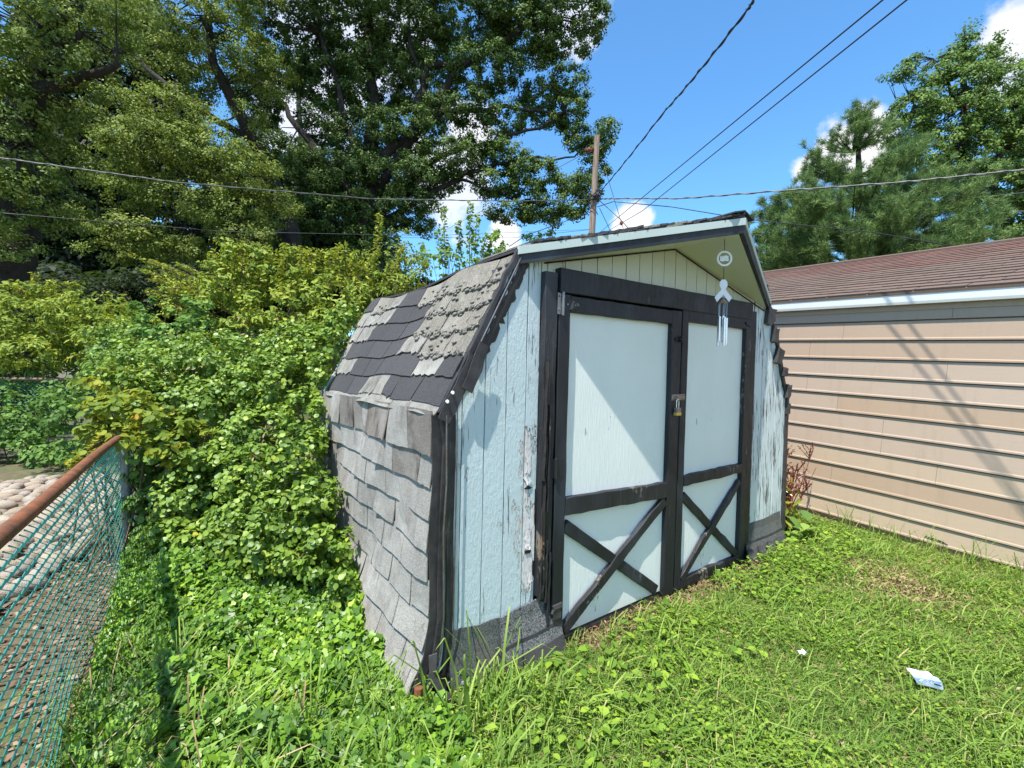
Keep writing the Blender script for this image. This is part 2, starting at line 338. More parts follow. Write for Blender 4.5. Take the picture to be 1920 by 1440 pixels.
def blob_clusters(blobs, dens, cr, cn, shell=.55):
    """blobs in picture terms (px, py, rx, ry, depth, thickness in metres) turned into world ellipsoids of foliage clusters.
       dens: clusters per square metre of silhouette; cr: cluster radius; cn: leaves per cluster"""
    Ps, Ns, Rs = [], [], []
    for b in blobs:
        px, py, rx, ry, d, th = b[:6]; w = b[6] if len(b) > 6 else 1
        c = at(px, py, d); ax = rx*d/FPX; az = ry*d/FPX; k = max(2, int(dens*w*math.pi*ax*az))
        q = norm(rng.normal(0, 1, (k, 3)))*(rng.random((k, 1))**(1/3)*(1-shell)+shell)
        cen = c+q[:, 0:1]*CR*ax+q[:, 1:2]*np.array([0, 0, 1.])*az+q[:, 2:3]*CF*th
        dirs = norm(q[:, 0:1]*CR+q[:, 1:2]*np.array([0, 0, 1.])+q[:, 2:3]*CF)
        rr = cr*rng.uniform(.6, 1.4, (k, 1, 1))
        o = norm(rng.normal(0, 1, (k, cn, 3)))*(rng.random((k, cn, 1))**.5)*rr; o[..., 2] *= .65
        P = cen[:, None]+o; nn = norm(norm(o)*.7+dirs[:, None]*.5+np.array([0, 0, .75]))
        Ps.append(P.reshape(-1, 3)); Ns.append(nn.reshape(-1, 3)); Rs.append(np.repeat(rng.random(k)*.5, cn)+rng.random(k*cn)*.5)
    P = np.concatenate(Ps); return P, np.concatenate(Ns), np.concatenate(Rs)

# ------------------------------------------------------------ ground
def fnoise(x, y): return (np.sin(x*2.3+1)*np.cos(y*1.9+.5)+.5*np.sin(x*5.1+y*3.7)+.3*np.sin(x*11+3)*np.sin(y*9.7))
def hground(x, y):
    x = np.asarray(x, float); y = np.asarray(y, float)
    h = -.095+.012*fnoise(x, y)
    t = np.clip((x-2.9)/.7, 0, 1); h = h+t*.043*np.clip(y+.88, -1, 3)
    return h
def ground_mat():
    m = MT('soil_and_thatch'); n = m.noise(18, 8, .7); b = m.noise(1.1, 4)
    c = m.mix(m.rng(n, .35, .65), (.075, .055, .03), (.19, .14, .08)); c = m.mix(m.rng(b, .4, .6, 0, .6), c, (.05, .085, .02))
    m.color(c).rough(1).bump(n, .02); return m.m
xs = np.unique(np.concatenate([np.linspace(-400, -8, 14), np.linspace(-8, 8, 130), np.linspace(8, 400, 14)])); ys = xs.copy()
X, Y = np.meshgrid(xs, ys, indexing='ij'); Z = hground(X, Y); n = len(xs)
gm = MB(); gm.v = list(zip(X.ravel(), Y.ravel(), Z.ravel())); gm.f = [(i*n+j, (i+1)*n+j, (i+1)*n+j+1, i*n+j+1) for i in range(n-1) for j in range(n-1)]; gm.a = [0]*len(gm.f)
gm.build('ground', ground_mat(), smooth=True, kind='structure')

# ------------------------------------------------------------ shed
W = 3.05; D = 1.92; KX = .37; KZ = 1.08; HX = 1.79; PX = 1.515; PZ = 2.05; OV = .40
shed = thing('garden_shed', 'weathered pale blue gambrel shed with black trim and crossed double doors', 'shed', (1.525, 0, -.08))
def SB(): return MB()
def sb(mb, name, mat, parent=None, **k):
    k.setdefault('shear', True); return mb.build(name, mat, parent or shed, **k)
def roofz(x):
    xx = x if x < PX else 2*PX-x-.0
    xx = min(x, W-x) if x > PX else x
    if xx < KX: return KZ+(HX-KZ)*max(xx, 0)/KX
    return HX+(PZ-HX)*(xx-KX)/(PX-KX)
# backing wall (slightly recessed behind the boards), back wall, far side wall
outline = [(0, -.09), (W, -.09), (W, KZ), (W-KX, HX), (PX, PZ-.02), (KX, HX), (0, KZ)]
m = SB(); m.prism([(.02, -.09), (.504, -.09), (.504, 1.59), (.3, roofz(.3)-.04), (.02, KZ-.02)], .004, .03); sb(m, 'wall_backing', MAT['blue'])
m = SB(); m.prism([(2.461, -.09), (W-.02, -.09), (W-.02, KZ-.02), (W-.3, roofz(.3)-.02), (2.461, 1.59)], .004, .03); sb(m, 'wall_backing', MAT['blue'])
m = SB(); m.prism([(.3, 1.662), (W-.3, 1.662), (W-KX-.01, HX-.02), (PX, PZ-.04), (KX+.01, HX-.02), ], .005, .029); sb(m, 'wall_backing', MAT['gable'])
m = SB(); m.prism(outline, D-.03, D); sb(m, 'back_wall', MAT['blue'])
m = SB(); m.box((W-.03, .031, -.09), (W-.005, D-.031, KZ-.01)); sb(m, 'side_wall', MAT['blue'])
m = SB(); m.box((.005, .031, .1), (.03, D-.031, KZ-.01)); sb(m, 'side_wall', MAT['hole'])
m = SB(); m.box((.05, .04, -.09), (W-.05, D-.04, -.02)); sb(m, 'floor', MAT['board'])
# grooved boards of the front
GS = .1145; x = .0
edges = [.012]+sorted([.100+.1105*i for i in range(0, 27)]+[.506, 2.462])+[W-.012]
for i in range(len(edges)-1):
    a, b = edges[i]+.003, edges[i+1]-.003
    zb_ = -.02 if (b < .507 or a > 2.46) else 1.665
    if a < 2.545 < b and zb_ < 1: pass
    cuts = [a]+[c for c in (KX, PX, W-KX) if a < c < b]+[b]
    top = [(c, roofz(c)-.012) for c in cuts]
    y0 = -.013-.0006*random.random()
    m = SB(); mat = MAT['blue']
    if a > 2.40: mat = MAT['bluec']
    if .42 < a < .45: mat = MAT['bluepeel']
    if zb_ > 1: mat = MAT['gable']
    # subdivided board so its edges wander a little
    n = 10; left = []; right = []
    zt0, zt1 = top[0][1], top[-1][1]
    for k in range(1, n):
        left.append((a+random.gauss(0, .0007), zb_+(zt0-zb_)*k/n)); right.append((b+random.gauss(0, .0007), zb_+(zt1-zb_)*k/n))
    poly = [(a, zb_), (b, zb_)]+right+top[::-1]+left[::-1]
    m.prism(poly, y0, .004); sb(m, 'siding_board', mat)
# curled paint flakes and holes on the rotten board by the door
for (x, z, w, h) in ((.452, .79, .035, .12), (.463, .47, .035, .09), (.485, .27, .022, .08)):
    m = SB(); nn = 7; rowsf = []
    for k in range(nn+1):
        f_ = k/nn; ww = w*(.25+.75*math.sin(math.pi*min(1, .12+f_*.95))**.6)*random.uniform(.6, 1.15); cxx = x+random.gauss(0, w*.10); lift = .008*(1-f_)**2.5
        rowsf.append(((cxx-ww/2, -.0150-lift*random.uniform(.3, 1), z-h/2+h*f_), (cxx+ww/2, -.0150-lift*random.uniform(.2, .8), z-h/2+h*f_)))
    for (l0, r0), (l1, r1) in zip(rowsf[:-1], rowsf[1:]): m.hexa([l0, r0, r1, l1], (0, .0012, 0))
    sb(m, 'paint_flake', MAT['bluepeel'])
for (x, z, w, h) in ((.455, .715, .045, .020), (.462, .415, .035, .022), (.497, .33, .010, .10), (.50, .62, .007, .2)):
    m = SB(); pts = [(x+w/2*math.cos(t)*random.uniform(.7, 1.2), z+h/2*math.sin(t)*random.uniform(.6, 1.2)) for t in np.linspace(0, 2*math.pi, 9)[:-1]]
    m.prism(pts, -.0172, -.012); sb(m, 'rotten_hole', MAT['rotten'])
# door casing
def board(name, p0, p1, w, y0, y1, mat='black', jit=.0012, parent=None, segs=14, **k):
    m = SB(); m.plank(p0, p1, w, y0, y1, jit, segs); return sb(m, name, MAT[mat], parent, **k)
board('door_casing', (.543, .20), (.543, 1.717), .074, -.048, -.013, 'blackw', .002)
board('door_casing', (2.430, -.06), (2.430, 1.700), .070, -.045, -.013, 'black')
board('door_header', (.590, 1.686), (2.388, 1.695), .116, -.056, -.013, 'black')
board('door_jamb', (.56, -.07), (.56, .20), .05, -.030, -.006, 'rotten', .004)
# splintered wood at the foot of the left casing
for k, (x, z0, z1, w) in enumerate(((.515, .19, .62, .014), (.530, .19, .52, .012), (.545, .17, .46, .012), (.562, .05, .40, .012), (.522, .45, .95, .008), (.538, .60, 1.1, .007), (.512, .75, 1.3, .006))):
    board('splintered_wood', (x, z0), (x+.004, z1), w, -.055-.002*k, -.040, ('rotten', 'blackw', 'rotten', 'blackw')[k % 4], .0022, segs=10)
# doors
def door(x0, x1, label, mats, right):
    zt, zb = (1.648 if right else 1.622), -.065
    d = thing('door', None, None, (0, 0, 0)); d.location = (x0-1.525, -.02, .08+zb); d.parent = shed; d['label'] = label
    sw = .086 if not right else .052
    m = SB(); m.box((x0+.01, -.020, zb+.02), (x1-.01, -.013, zt-.02)); sb(m, 'door_panel', MAT['panel'], d)
    lw, rw = (.072, .094) if not right else (.061, .072)
    board('stile', (x0+lw/2, zb), (x0+lw/2, zt), lw, -.050, -.0202, 'black', .0012, d)
    board('stile', (x1-rw/2, zb), (x1-rw/2, zt), rw, -.050, -.0202, 'blackw' if right else 'black', .0014, d)
    board('top_rail', (x0+lw+.001, zt-.040), (x1-rw-.001, zt-.040), .078, -.049, -.0202, 'black', .001, d)
    mz0, mz1 = (.600, .567) if not right else (.596, .598)
    board('middle_rail', (x0+lw+.001, mz0), (x1-rw-.001, mz1), .086 if not right else .062, -.052, -.0202, 'blackw', .0022, d)
    a0, a1 = x0+lw+.002, x1-rw-.002
    bot = -.035 if not right else -.035
    if right: board('bottom_rail', (a0, zb+.020), (a1, zb+.020), .060, -.049, -.0202, 'blackw', .003, d)
    board('brace', (a0+.01, .505), (a1-(.06 if not right else .0), bot+.02), .058 if not right else .05, -.044, -.0202, 'black', .0016, d)
    board('brace', (a0+.01, bot+.02), (a1-.01, .505), .056 if not right else .048, -.050, -.0442+.0155, 'blackw', .0025, d)
    return d
dl = door(.590, 1.563, 'left shed door, wider in view, with hinges on its left edge', None, False)
dr = door(1.573, 2.392, 'right shed door with a bottom rail and the wind chime in front of it', None, True)
# near-black sheet painting the unlit inside seen between and around the doors
m = SB(); m.box((.505, .006, -.09), (2.46, .028, 1.66)); sb(m, 'dark_door_sheet', MAT['hole'])
m = SB(); m.box((.585, -.012, -.10), (2.39, .02, -.068)); sb(m, 'sill', MAT['board'])
# hinges, hasp, bolts
def hinge(x, z, h=.11, strap=.10):
    m = SB(); m.tube([(x, -.058, z-h/2), (x, -.058, z+h/2)], .007, 8)
    m.box((x-.03, -.0525, z-h/2+.005), (x-.004, -.0495, z+h/2-.005))
    h_ = sb(m, 'hinge', MAT['steel'])
    m = SB(); m.prism([(x+.008, z-.03), (x+strap, z-.012), (x+strap+.012, z), (x+strap, z+.012), (x+.008, z+.035)], -.0545, -.0515); sb(m, 'hinge_strap', MAT['blackw'], h_)
    for (dx, dz) in ((-.018, .035), (-.018, -.03), (.03, .0), (strap*.8, 0)):
        m = SB(); m.tube([(x+dx, -.053, z+dz), (x+dx, -.0575, z+dz)], .0045, 6); sb(m, 'screw', MAT['steel'], h_)
hinge(.606, 1.575)
hh = SB(); hh.box((.545, -.0525, .755), (.578, -.0497, .84)); hh.tube([(.586, -.058, .75), (.586, -.058, .845)], .008, 8); hh.box((.594, -.054, .755), (.64, -.051, .84)); sb(hh, 'hinge', MAT['blackw'])
hinge_r = SB(); hinge_r.prism([(2.30, 1.60), (2.37, 1.585), (2.37, 1.62), (2.30, 1.615)], -.0555, -.0525); sb(hinge_r, 'hinge', MAT['black'])
m = SB(); m.box((1.50, -.056, 1.445), (1.59, -.0525, 1.465)); m.tube([(1.52, -.062, 1.455), (1.58, -.062, 1.455)], .006, 6); m.tube([(1.548, -.064, 1.44), (1.548, -.064, 1.475)], .012, 6); sb(m, 'bolt', MAT['blackw'])
m = SB(); m.box((1.478, -.0545, 1.094), (1.612, -.0515, 1.130)); m.box((1.478, -.057, 1.100), (1.565, -.0548, 1.124)); m.tube([(1.520, -.057, 1.100), (1.520, -.068, 1.103), (1.520, -.068, 1.114), (1.520, -.057, 1.118)], .003, 6); hasp = sb(m, 'hasp', MAT['steel'])
for sx in (1.582, 1.602):
    for sz in (1.101, 1.122):
        m = SB(); m.tube([(sx, -.0516, sz), (sx, -.0565, sz)], .0035, 6); sb(m, 'screw', MAT['blackw'], hasp)
# padlock hanging from the hasp
pl = thing('padlock', 'small padlock with brass bottom hanging from the hasp between the shed doors', 'padlock', (1.525, -.07, 1.005))
px0 = 1.532
m = MB(); m.tube([(px0-.011, -.068, 1.050), (px0-.011, -.068, 1.088)]+[(px0-.011*math.cos(t), -.068, 1.090+.011*math.sin(t)) for t in np.linspace(.2, math.pi-.2, 6)]+[(px0+.011, -.068, 1.088), (px0+.011, -.068, 1.050)], .0032, 8); m.build('shackle', MAT['alu'], pl)
m = MB(); m.box((px0-.020, -.079, 1.024), (px0+.020, -.058, 1.051)); m.build('lock_body', MAT['steel'], pl)
m = MB(); m.box((px0-.021, -.080, 1.007), (px0+.021, -.057, 1.0235)); m.build('lock_base', MAT['brass'], pl)

def stonemesh0():
    bm = bmesh.new(); bmesh.ops.create_icosphere(bm, subdivisions=1, radius=1); v = [tuple(x.co*random.uniform(.75, 1.2)) for x in bm.verts]; f = [tuple(q.index for q in p.verts) for p in bm.faces]; bm.free(); return v, f
# roof of the shed: gambrel slopes carrying single shingles
def sagf(y): return -.035*math.sin(min(max((y-.5)/1.25, 0), 1)*math.pi)
def surf_slope(u, v):        # u along depth, v 0..1 from knuckle up to the upper break
    bulge = .016*math.sin(v*5+1)*math.sin(u*3)+.012*math.sin(u*9+v*4)
    return np.array([KX*v-bulge*.5, u, KZ+(HX-KZ)*v+sagf(u)*(v**1.5)+bulge*.5])
nslope = norm(np.array([-(HX-KZ), 0, KX]))
def surf_side(u, z):         # flares outwards at the foot
    q = max(0, .30-z)/.38; q2 = max(0, .62-z)/.62
    return np.array([-.022-(.055+.04*min(u, 1))*q*q-.022*q2*q2*(1-.3*u)+.009*math.sin(u*6+z*9)+.006*math.sin(u*17+z*5)-.02*q*math.sin(u*5), u, z])
nside = np.array([-1., 0, 0])
def shingle(P, nrm, u0, u1, v0, v1, mat, nu=6, nv=3, t=.006, ragged=0., lift=.006, label=None, wob=.004, name='shingle'):
    """v0 = upper edge, v1 = lower (exposed butt) edge"""
    m = SB(); rows = []
    jag = [random.gauss(0, 1) for _ in range(nu+1)]; cs = random.gauss(0, wob); curl = random.choice((0, 0, 0, 0, .006, .014)) if P is not surf_slope else 0; cside = random.random() < .5
    for j in range(nv+1):
        row = []
        for i in range(nu+1):
            s = i/nu; w = j/nv
            uu = u0+(u1-u0)*s+(cs*w if 0 < i < nu else cs*w); vv = v0+(v1-v0)*w
            if j == nv: vv += ragged*(v0-v1)*(.25+.35*jag[i]+.15*math.sin(i*2.3))*1.
            base = P(uu, vv)
            l = .002+lift*w+curl*w*w*((s if cside else 1-s)**3)+(ragged*.030*max(0, random.gauss(.3, .6)) if ragged and j >= nv-2 else 0)
            if j == nv and ragged: l += ragged*.012
            row.append(base+nrm*l)
        rows.append(row)
    n1 = nu+1; vs = [p for r in rows for p in r]; fs = [(j*n1+i, j*n1+i+1, (j+1)*n1+i+1, (j+1)*n1+i) for j in range(nv) for i in range(nu)]
    m.add(vs, [tuple(reversed(f)) for f in fs])
    b = [p-nrm*t for p in rows[-1]]; m.add(rows[-1]+b, [(i, n1+i, n1+i+1, i+1) for i in range(nu)])
    for c in (0, -1):
        e = [r[c] for r in rows]; k = len(e); m.add(e+[p-nrm*t for p in e], [(i, k+i, k+i+1, i+1) for i in range(k-1)])
    return sb(m, name, MAT[mat], label=label)
m = SB()    # decks under the shingles
for k in range(8):
    ya, yb = D*k/8, D*(k+1)/8
    for j in range(4):
        va, vb = j/4, (j+1)/4
        m.add([surf_slope(ya, va)-nslope*.004, surf_slope(yb, va)-nslope*.004, surf_slope(yb, vb)-nslope*.004, surf_slope(ya, vb)-nslope*.004], [(0, 1, 2, 3)])
sb(m, 'roof_deck', MAT['sdark'])
m = SB()
for k in range(10):
    ya, yb = D*k/10, D*(k+1)/10
    zs = [-.09, .0, .1, .2, .3, .5, .8, KZ]
    for a, b in zip(zs[:-1], zs[1:]):
        m.add([surf_side(ya, a)+(.004, 0, 0), surf_side(yb, a)+(.004, 0, 0), surf_side(yb, b)+(.004, 0, 0), surf_side(ya, b)+(.004, 0, 0)], [(0, 1, 2, 3)])
sb(m, 'side_sheathing', MAT['sside'])
TAB = .262
rowplan = ['dd?ldddl', 'dlddddll', 'cclddddl', 'cccdddll', 'cccddlll', 'ccccdlcd']
rowoff = [0, .10, .03, .13, .05, .12]
v = 0; NR = 6; crumbspots = []
for r in range(NR):
    v1 = .03+r*(.97/NR); v0 = v1+.97/NR*1.0+.04
    u = -rowoff[r]; i = 0
    while u < D-.02:
        w = TAB*random.uniform(.93, 1.07); a = max(u, -.0)+.003; b = min(u+w, D)-.003
        c = rowplan[r][min(i, 7)]
        if b-a > .03:
            if c == 'd': shingle(surf_slope, nslope, a, b, min(v0, 1), v1, 'sdark', 6, 3, .006, .02, .009)
            elif c == 'c': shingle(surf_slope, nslope, a, b-.001, min(v0, 1), v1-.02, 'scrumb', 24, 6, .012, .16, .006, wob=.008); crumbspots.append((a, b, v1-.02))
            elif c == 'l': shingle(surf_slope, nslope, a, b, min(v0, 1), v1, 'slight', 10, 4, .008, .13, .008)
            else: shingle(surf_slope, nslope, a, (a+b)/2, min(v0, 1), v1+.01, 'sdark', 6, 3, .006, .1, .009); shingle(surf_slope, nslope, (a+b)/2+.003, b, min(v0, 1), v1+.01, 'slight', 6, 3, .006, .05, .006)
        u += w; i += 1
m = SB(); _cb = stonemesh0()
for a, b, vv in crumbspots:
    for k in range(17):
        u_ = random.uniform(a, b); up_ = random.random() < .2
        c_ = surf_slope(u_, vv+.012*math.sin(u_*40)+(random.uniform(.03, .12) if up_ else random.gauss(0, .008)))+nslope*random.uniform(.004, .012); r_ = random.uniform(.006, .013)
        ud = np.array([-KX, 0, -(HX-KZ)])/math.hypot(KX, HX-KZ); q_ = []
        for p in _cb[0]: q_.append(c_+ud*p[0]*r_*.9+np.array([0, 1., 0])*p[1]*r_*1.9+nslope*p[2]*r_*.75)
        m.add(q_, _cb[1])
sb(m, 'crumbs', MAT['slight'], kind='stuff', smooth=True)
for (a, b) in ((.0, .5), (.505, 1.02), (1.03, 1.5), (1.505, D)):   # starter strip at the break
    shingle(surf_slope, nslope, a+.002, b, .06, -.03, 'slight', 12, 2, .005, .02, .014, name='starter_strip')
rowz = [1.075, .905, .775, .645, .515, .385, .250, .115, -.085]
for r in range(len(rowz)-1):
    z0, z1 = rowz[r]+.015, rowz[r+1]; u = -(.13 if r % 2 else 0)+random.uniform(-.02, .02)
    while u < D-.02:
        w = TAB*random.uniform(.93, 1.07); a = max(u, 0)+.0035; b = min(u+w, D)-.0035
        tilt = random.gauss(0, .006)
        def P(uu, vv, t=tilt, a=a): 
            p = surf_side(uu, vv-.0+t*(uu-a)*6*.2-.035*uu*0); return p
        if b-a > .03:
            mt = 'sstain' if (r in (0,) and .25 < a < 1.3) or random.random() < .12 else 'sside'
            shingle(P, nside, a, b, z0, z1, mt, 6, 5, .005, .03 if r < 7 else .25, .009 if r < 6 else .016, wob=.006)
        u += w
# upper roof slopes with ragged shingle edges over the gable trim
def topy(x):  # prow: the gable overhang grows towards the peak
    xx = x if x < PX else W-x+(2*PX-W); return -OV*max(0, min(1, (x-KX)/(PX-KX) if x < PX else (W-KX-x)/(W-KX-PX)))
def upper(side):
    xs_ = [KX, PX] if side == 0 else [PX, W-KX]; za, zb = (HX, PZ) if side == 0 else (PZ, HX)
    xa, xb = xs_; m = SB()
    n = 16
    fall = lambda x: max(0, 1-(x-KX)/(PX-KX)) if side == 0 else 0
    for k in range(n):
        x0, x1 = xa+(xb-xa)*k/n, xa+(xb-xa)*(k+1)/n; z0, z1 = za+(zb-za)*k/n+.004, za+(zb-za)*(k+1)/n+.004
        yl = [None, 0., .3, .6, .9, 1.2, 1.5, D]
        for ya, yb in zip(yl[:-1], yl[1:]):
            a0, a1 = (topy(x0)-.004, topy(x1)-.004) if ya is None else (ya, ya); sa = sagf(max(0, ya or 0)); sb2 = sagf(yb)
            m.hexa([(x0, a0, z0+sa*fall(x0)), (x1, a1, z1+sa*fall(x1)), (x1, yb, z1+sb2*fall(x1)), (x0, yb, z0+sb2*fall(x0))], (0, 0, .012))
    sb(m, 'roof_deck', MAT['sdark'])
    # edge shingles
    n = 13
    for lay in range(2):
        for k in range(n):
            x0 = xa+(xb-xa)*(k+.5*lay)/n; x1 = min(x0+(xb-xa)/n*1.02, max(xa, xb)); 
            if x0 > max(xa, xb)-.02: continue
            z0 = za+(zb-za)*(x0-xa)/(xb-xa)+.021+.009*lay+random.uniform(0, .004); z1 = za+(zb-za)*(x1-xa)/(xb-xa)+.021+.009*lay+random.uniform(0, .006)
            f = -.02-random.random()*.02; m = SB()
            q = 5; pts = []
            for j in range(q+1):
                xx = x0+(x1-x0)*j/q; pts.append((xx, topy(xx)+f+random.gauss(0, .004), z0+(z1-z0)*j/q-random.random()*.004))
            for j in range(q):
                a, b = pts[j], pts[j+1]
                m.hexa([a, b, (b[0], .35+b[1], b[2]), (a[0], .35+a[1], a[2])], (0, 0, .008+.003*random.random()))
            sb(m, 'roof_edge_shingle', MAT['sdark'] if random.random() < .7 else MAT['scrumb'])
upper(0); upper(1)
m = SB(); m.hexa([(PX-.10, -OV-.03, PZ+.022), (PX, -OV-.03, PZ+.05), (PX, D, PZ+.05), (PX-.10, D, PZ+.022)], (0, 0, .007)); m.hexa([(PX, -OV-.03, PZ+.05), (PX+.10, -OV-.03, PZ+.022), (PX+.10, D, PZ+.022), (PX, D, PZ+.05)], (0, 0, .007)); sb(m, 'ridge_cap', MAT['sdark'])
# right-hand gambrel slope (edge seen from the front)
m = SB(); m.hexa([(W+.012, 0, KZ), (W-KX+.01, 0, HX+.006), (W-KX+.01, D, HX+.006), (W+.012, D, KZ)], (.02, 0, .01)); sb(m, 'roof_deck', MAT['sdark'])
# gable fascia: pale strip over black board, following the prow
for side in (0, 1):
    xa, xb = (KX-.012, PX) if side == 0 else (W-KX+.012, PX)
    za, zb = HX+.004, PZ+.002
    def fb(z_lo, z_hi, th, name, mat, e=0):
        m = SB(); n = 12
        for k in range(n):
            s0, s1 = k/n, (k+1)/n
            p = lambda s, z: np.array([xa+(xb-xa)*s, -OV*s-e, za+(zb-za)*s+z])
            j0 = 0
            q = [p(s0, z_lo), p(s1, z_lo), p(s1, z_hi), p(s0, z_hi)]
            if side == 1: q = [q[1], q[0], q[3], q[2]]
            m.hexa(q, (0, th, 0))
        sb(m, name, MAT[mat])
    fb(-.022, .014, .016, 'pale_fascia', 'whitetrim', .036)
    fb(-.064, -.0225, .020, 'black_fascia', 'black', .028)
# soffit of the prow (two triangles with thickness)
for side in (0, 1):
    xk = KX if side == 0 else W-KX
    A = (xk, -.014, HX-.056); B = (PX, -.014, PZ-.056); Cc = (PX, -OV+.0, PZ-.056)
    m = SB(); vs = [A, B, Cc]+[(p[0], p[1], p[2]+.012) for p in (A, B, Cc)]
    m.add(vs, [(0, 1, 2), (5, 4, 3), (0, 3, 4, 1), (1, 4, 5, 2), (2, 5, 3, 0)]); sb(m, 'soffit', MAT['soffit'])
m = SB(); m.tube([(KX+.15, -.017, HX-.03), (PX, -.02, PZ-.062), (W-KX-.05, -.017, HX-.066)], .004, 5); sb(m, 'soffit_seam', MAT['hole'])
# black corner trim: folded felt strips down the left corner, flaring at the foot
def strip(pts, w, t=.006, mat='felt', name='corner_felt', dirx=(1, 0, 0)):
    m = SB(); d = np.array(dirx, float)
    for (a, wa), (b, wb) in zip(zip(pts[:-1], w[:-1]), zip(pts[1:], w[1:])):
        a, b = np.array(a, float), np.array(b, float)
        m.hexa([a, a+d*wa, b+d*wb, b], (0, t, 0))
    return sb(m, name, MAT[mat])
zs = [-.12, -.02, .10, .25, .40, .60, .80, .95, 1.075]
fl = lambda z: surf_side(0, z)[0]
rv = lambda s: random.gauss(0, s)
strip([(fl(z)-.014+rv(.003), -.016+rv(.003), z) for z in zs], [.040+rv(.003) for z in zs])
strip([(fl(z)*.75+.016+rv(.003), -.034-.02*max(0, .2-z)+rv(.004), z) for z in zs], [.030+rv(.004) for z in zs], .012)
strip([(fl(z)*.35+.044+rv(.002), -.026+rv(.002), z) for z in zs[1:]], [.032 for z in zs[1:]], .010, 'felt')
m = SB(); m.tube([(.030+fl(z)*.6+rv(.002), -.042, z) for z in zs[2:]], [.004]*len(zs[2:]), 6); sb(m, 'metal_edging', MAT['steel'])
m = SB(); m.tube([(.066+rv(.001), -.036, z) for z in (0.05, .3, .6, .9, 1.1)], .003, 6); sb(m, 'metal_edging', MAT['steel'])
# felt tongue that curls away at the foot, with a torn white end and a chip of wood
m = SB(); pts = [(-.045, -.045, .12), (-.052, -.07, .04), (-.015, -.10, -.02), (.03, -.13, -.07), (.045, -.15, -.105)]
for a, b in zip(pts[:-1], pts[1:]): m.hexa([a, (a[0]+.035, a[1], a[2]), (b[0]+.028, b[1], b[2]), b], (0, .004, .002))
sb(m, 'felt_tongue', MAT['felt'])
m = SB(); m.add([(.043, -.154, -.055), (.075, -.156, -.07), (.082, -.16, -.105), (.045, -.165, -.115), (.05, -.145, -.055), (.08, -.147, -.07), (.088, -.15, -.105), (.05, -.155, -.115)], [(3, 2, 1, 0), (4, 5, 6, 7), (0, 1, 5, 4), (1, 2, 6, 5), (2, 3, 7, 6), (3, 0, 4, 7)]); sb(m, 'torn_felt_end', MAT['white'])
m = SB(); m.tube([(.015, -.02, 0.02), (.02, -.05, -.1)], [.02, .022], 7); sb(m, 'bottom_plate_end', MAT['rotten'])
# rake trim up the left gambrel slope
def rake(v0, v1, off, w, t, mat, name='rake_felt', y=-.02, n=8, jit=.004):
    m = SB(); s = np.array([HX-KZ, 0, -KX]); s = norm(s)
    prev = None; ax = nslope
    for k in range(n+1):
        vv = v0+(v1-v0)*k/n; p = np.array([KX*vv, y, KZ+(HX-KZ)*vv])+ax*(off+rv(jit)); q = p-ax*(w+rv(jit))
        cur = (p, q)
        if prev: m.hexa([prev[0], prev[1], cur[1], cur[0]], (0, t, 0))
        prev = cur
    return sb(m, name, MAT[mat])
rake(0, 1.0, .012, .020, .02, 'felt', y=-.026, n=12)
rake(.28, .99, -.014, .016, .014, 'felt', y=-.020, n=12, jit=.002)
rake(.38, .98, -.034, .045, .004, 'rotten', 'rotten_rake_board', y=-.0175, n=30, jit=.004)
m = SB(); m.tube([np.array([KX*vv, -.030, KZ+(HX-KZ)*vv])-nslope*.016 for vv in (.34, .6, .97)], .0035, 6); sb(m, 'metal_edging', MAT['steel'])
rake(-.03, .34, .016, .060, .006, 'felt', 'torn_felt', y=-.045, n=6, jit=.006)
rake(.16, .42, -.010, .055, .006, 'felt', 'torn_felt', y=-.055, n=4, jit=.008)
for (x, z) in ((.012, 1.13), (.035, 1.165)):
    m = SB(); m.tube([(x, -.047, z), (x-.003, -.055, z)], [.008, .006], 8); sb(m, 'nail_head', MAT['white'])
# right corner: torn shingle ends that stick out
strip([(W-.02, -.03, z) for z in zs], [.035+rv(.004) for z in zs], .02)
for (vx, vz, w, h, a) in ((W-KX+.02, 1.70, .10, .13, .5), (W-KX+.10, 1.56, .06, .10, .3), (W-.20, 1.40, .10, .11, -.2), (W-.10, 1.28, .05, .08, .1), (W-.02, 1.12, .06, .11, .3), (W-.01, .98, .035, .09, 0)):
    m = SB(); pts = [(vx+w/2*px_*random.uniform(.6, 1.25)+.12*w*pz_, vz+h/2*pz_*random.uniform(.7, 1.25)) for px_, pz_ in ((-1, -1), (.2, -1.1), (1.1, -.7), (.8, .1), (1.2, .9), (-.1, .8), (-1, 1))]
    m.prism(pts, -.035-random.random()*.02, -.018); sb(m, 'torn_shingle', MAT['felt'])
m = SB(); m.plank((W-.005, 1.07), (W-KX+.008, HX), .03, -.03, .0, .006, 10); sb(m, 'rake_felt', MAT['felt'])
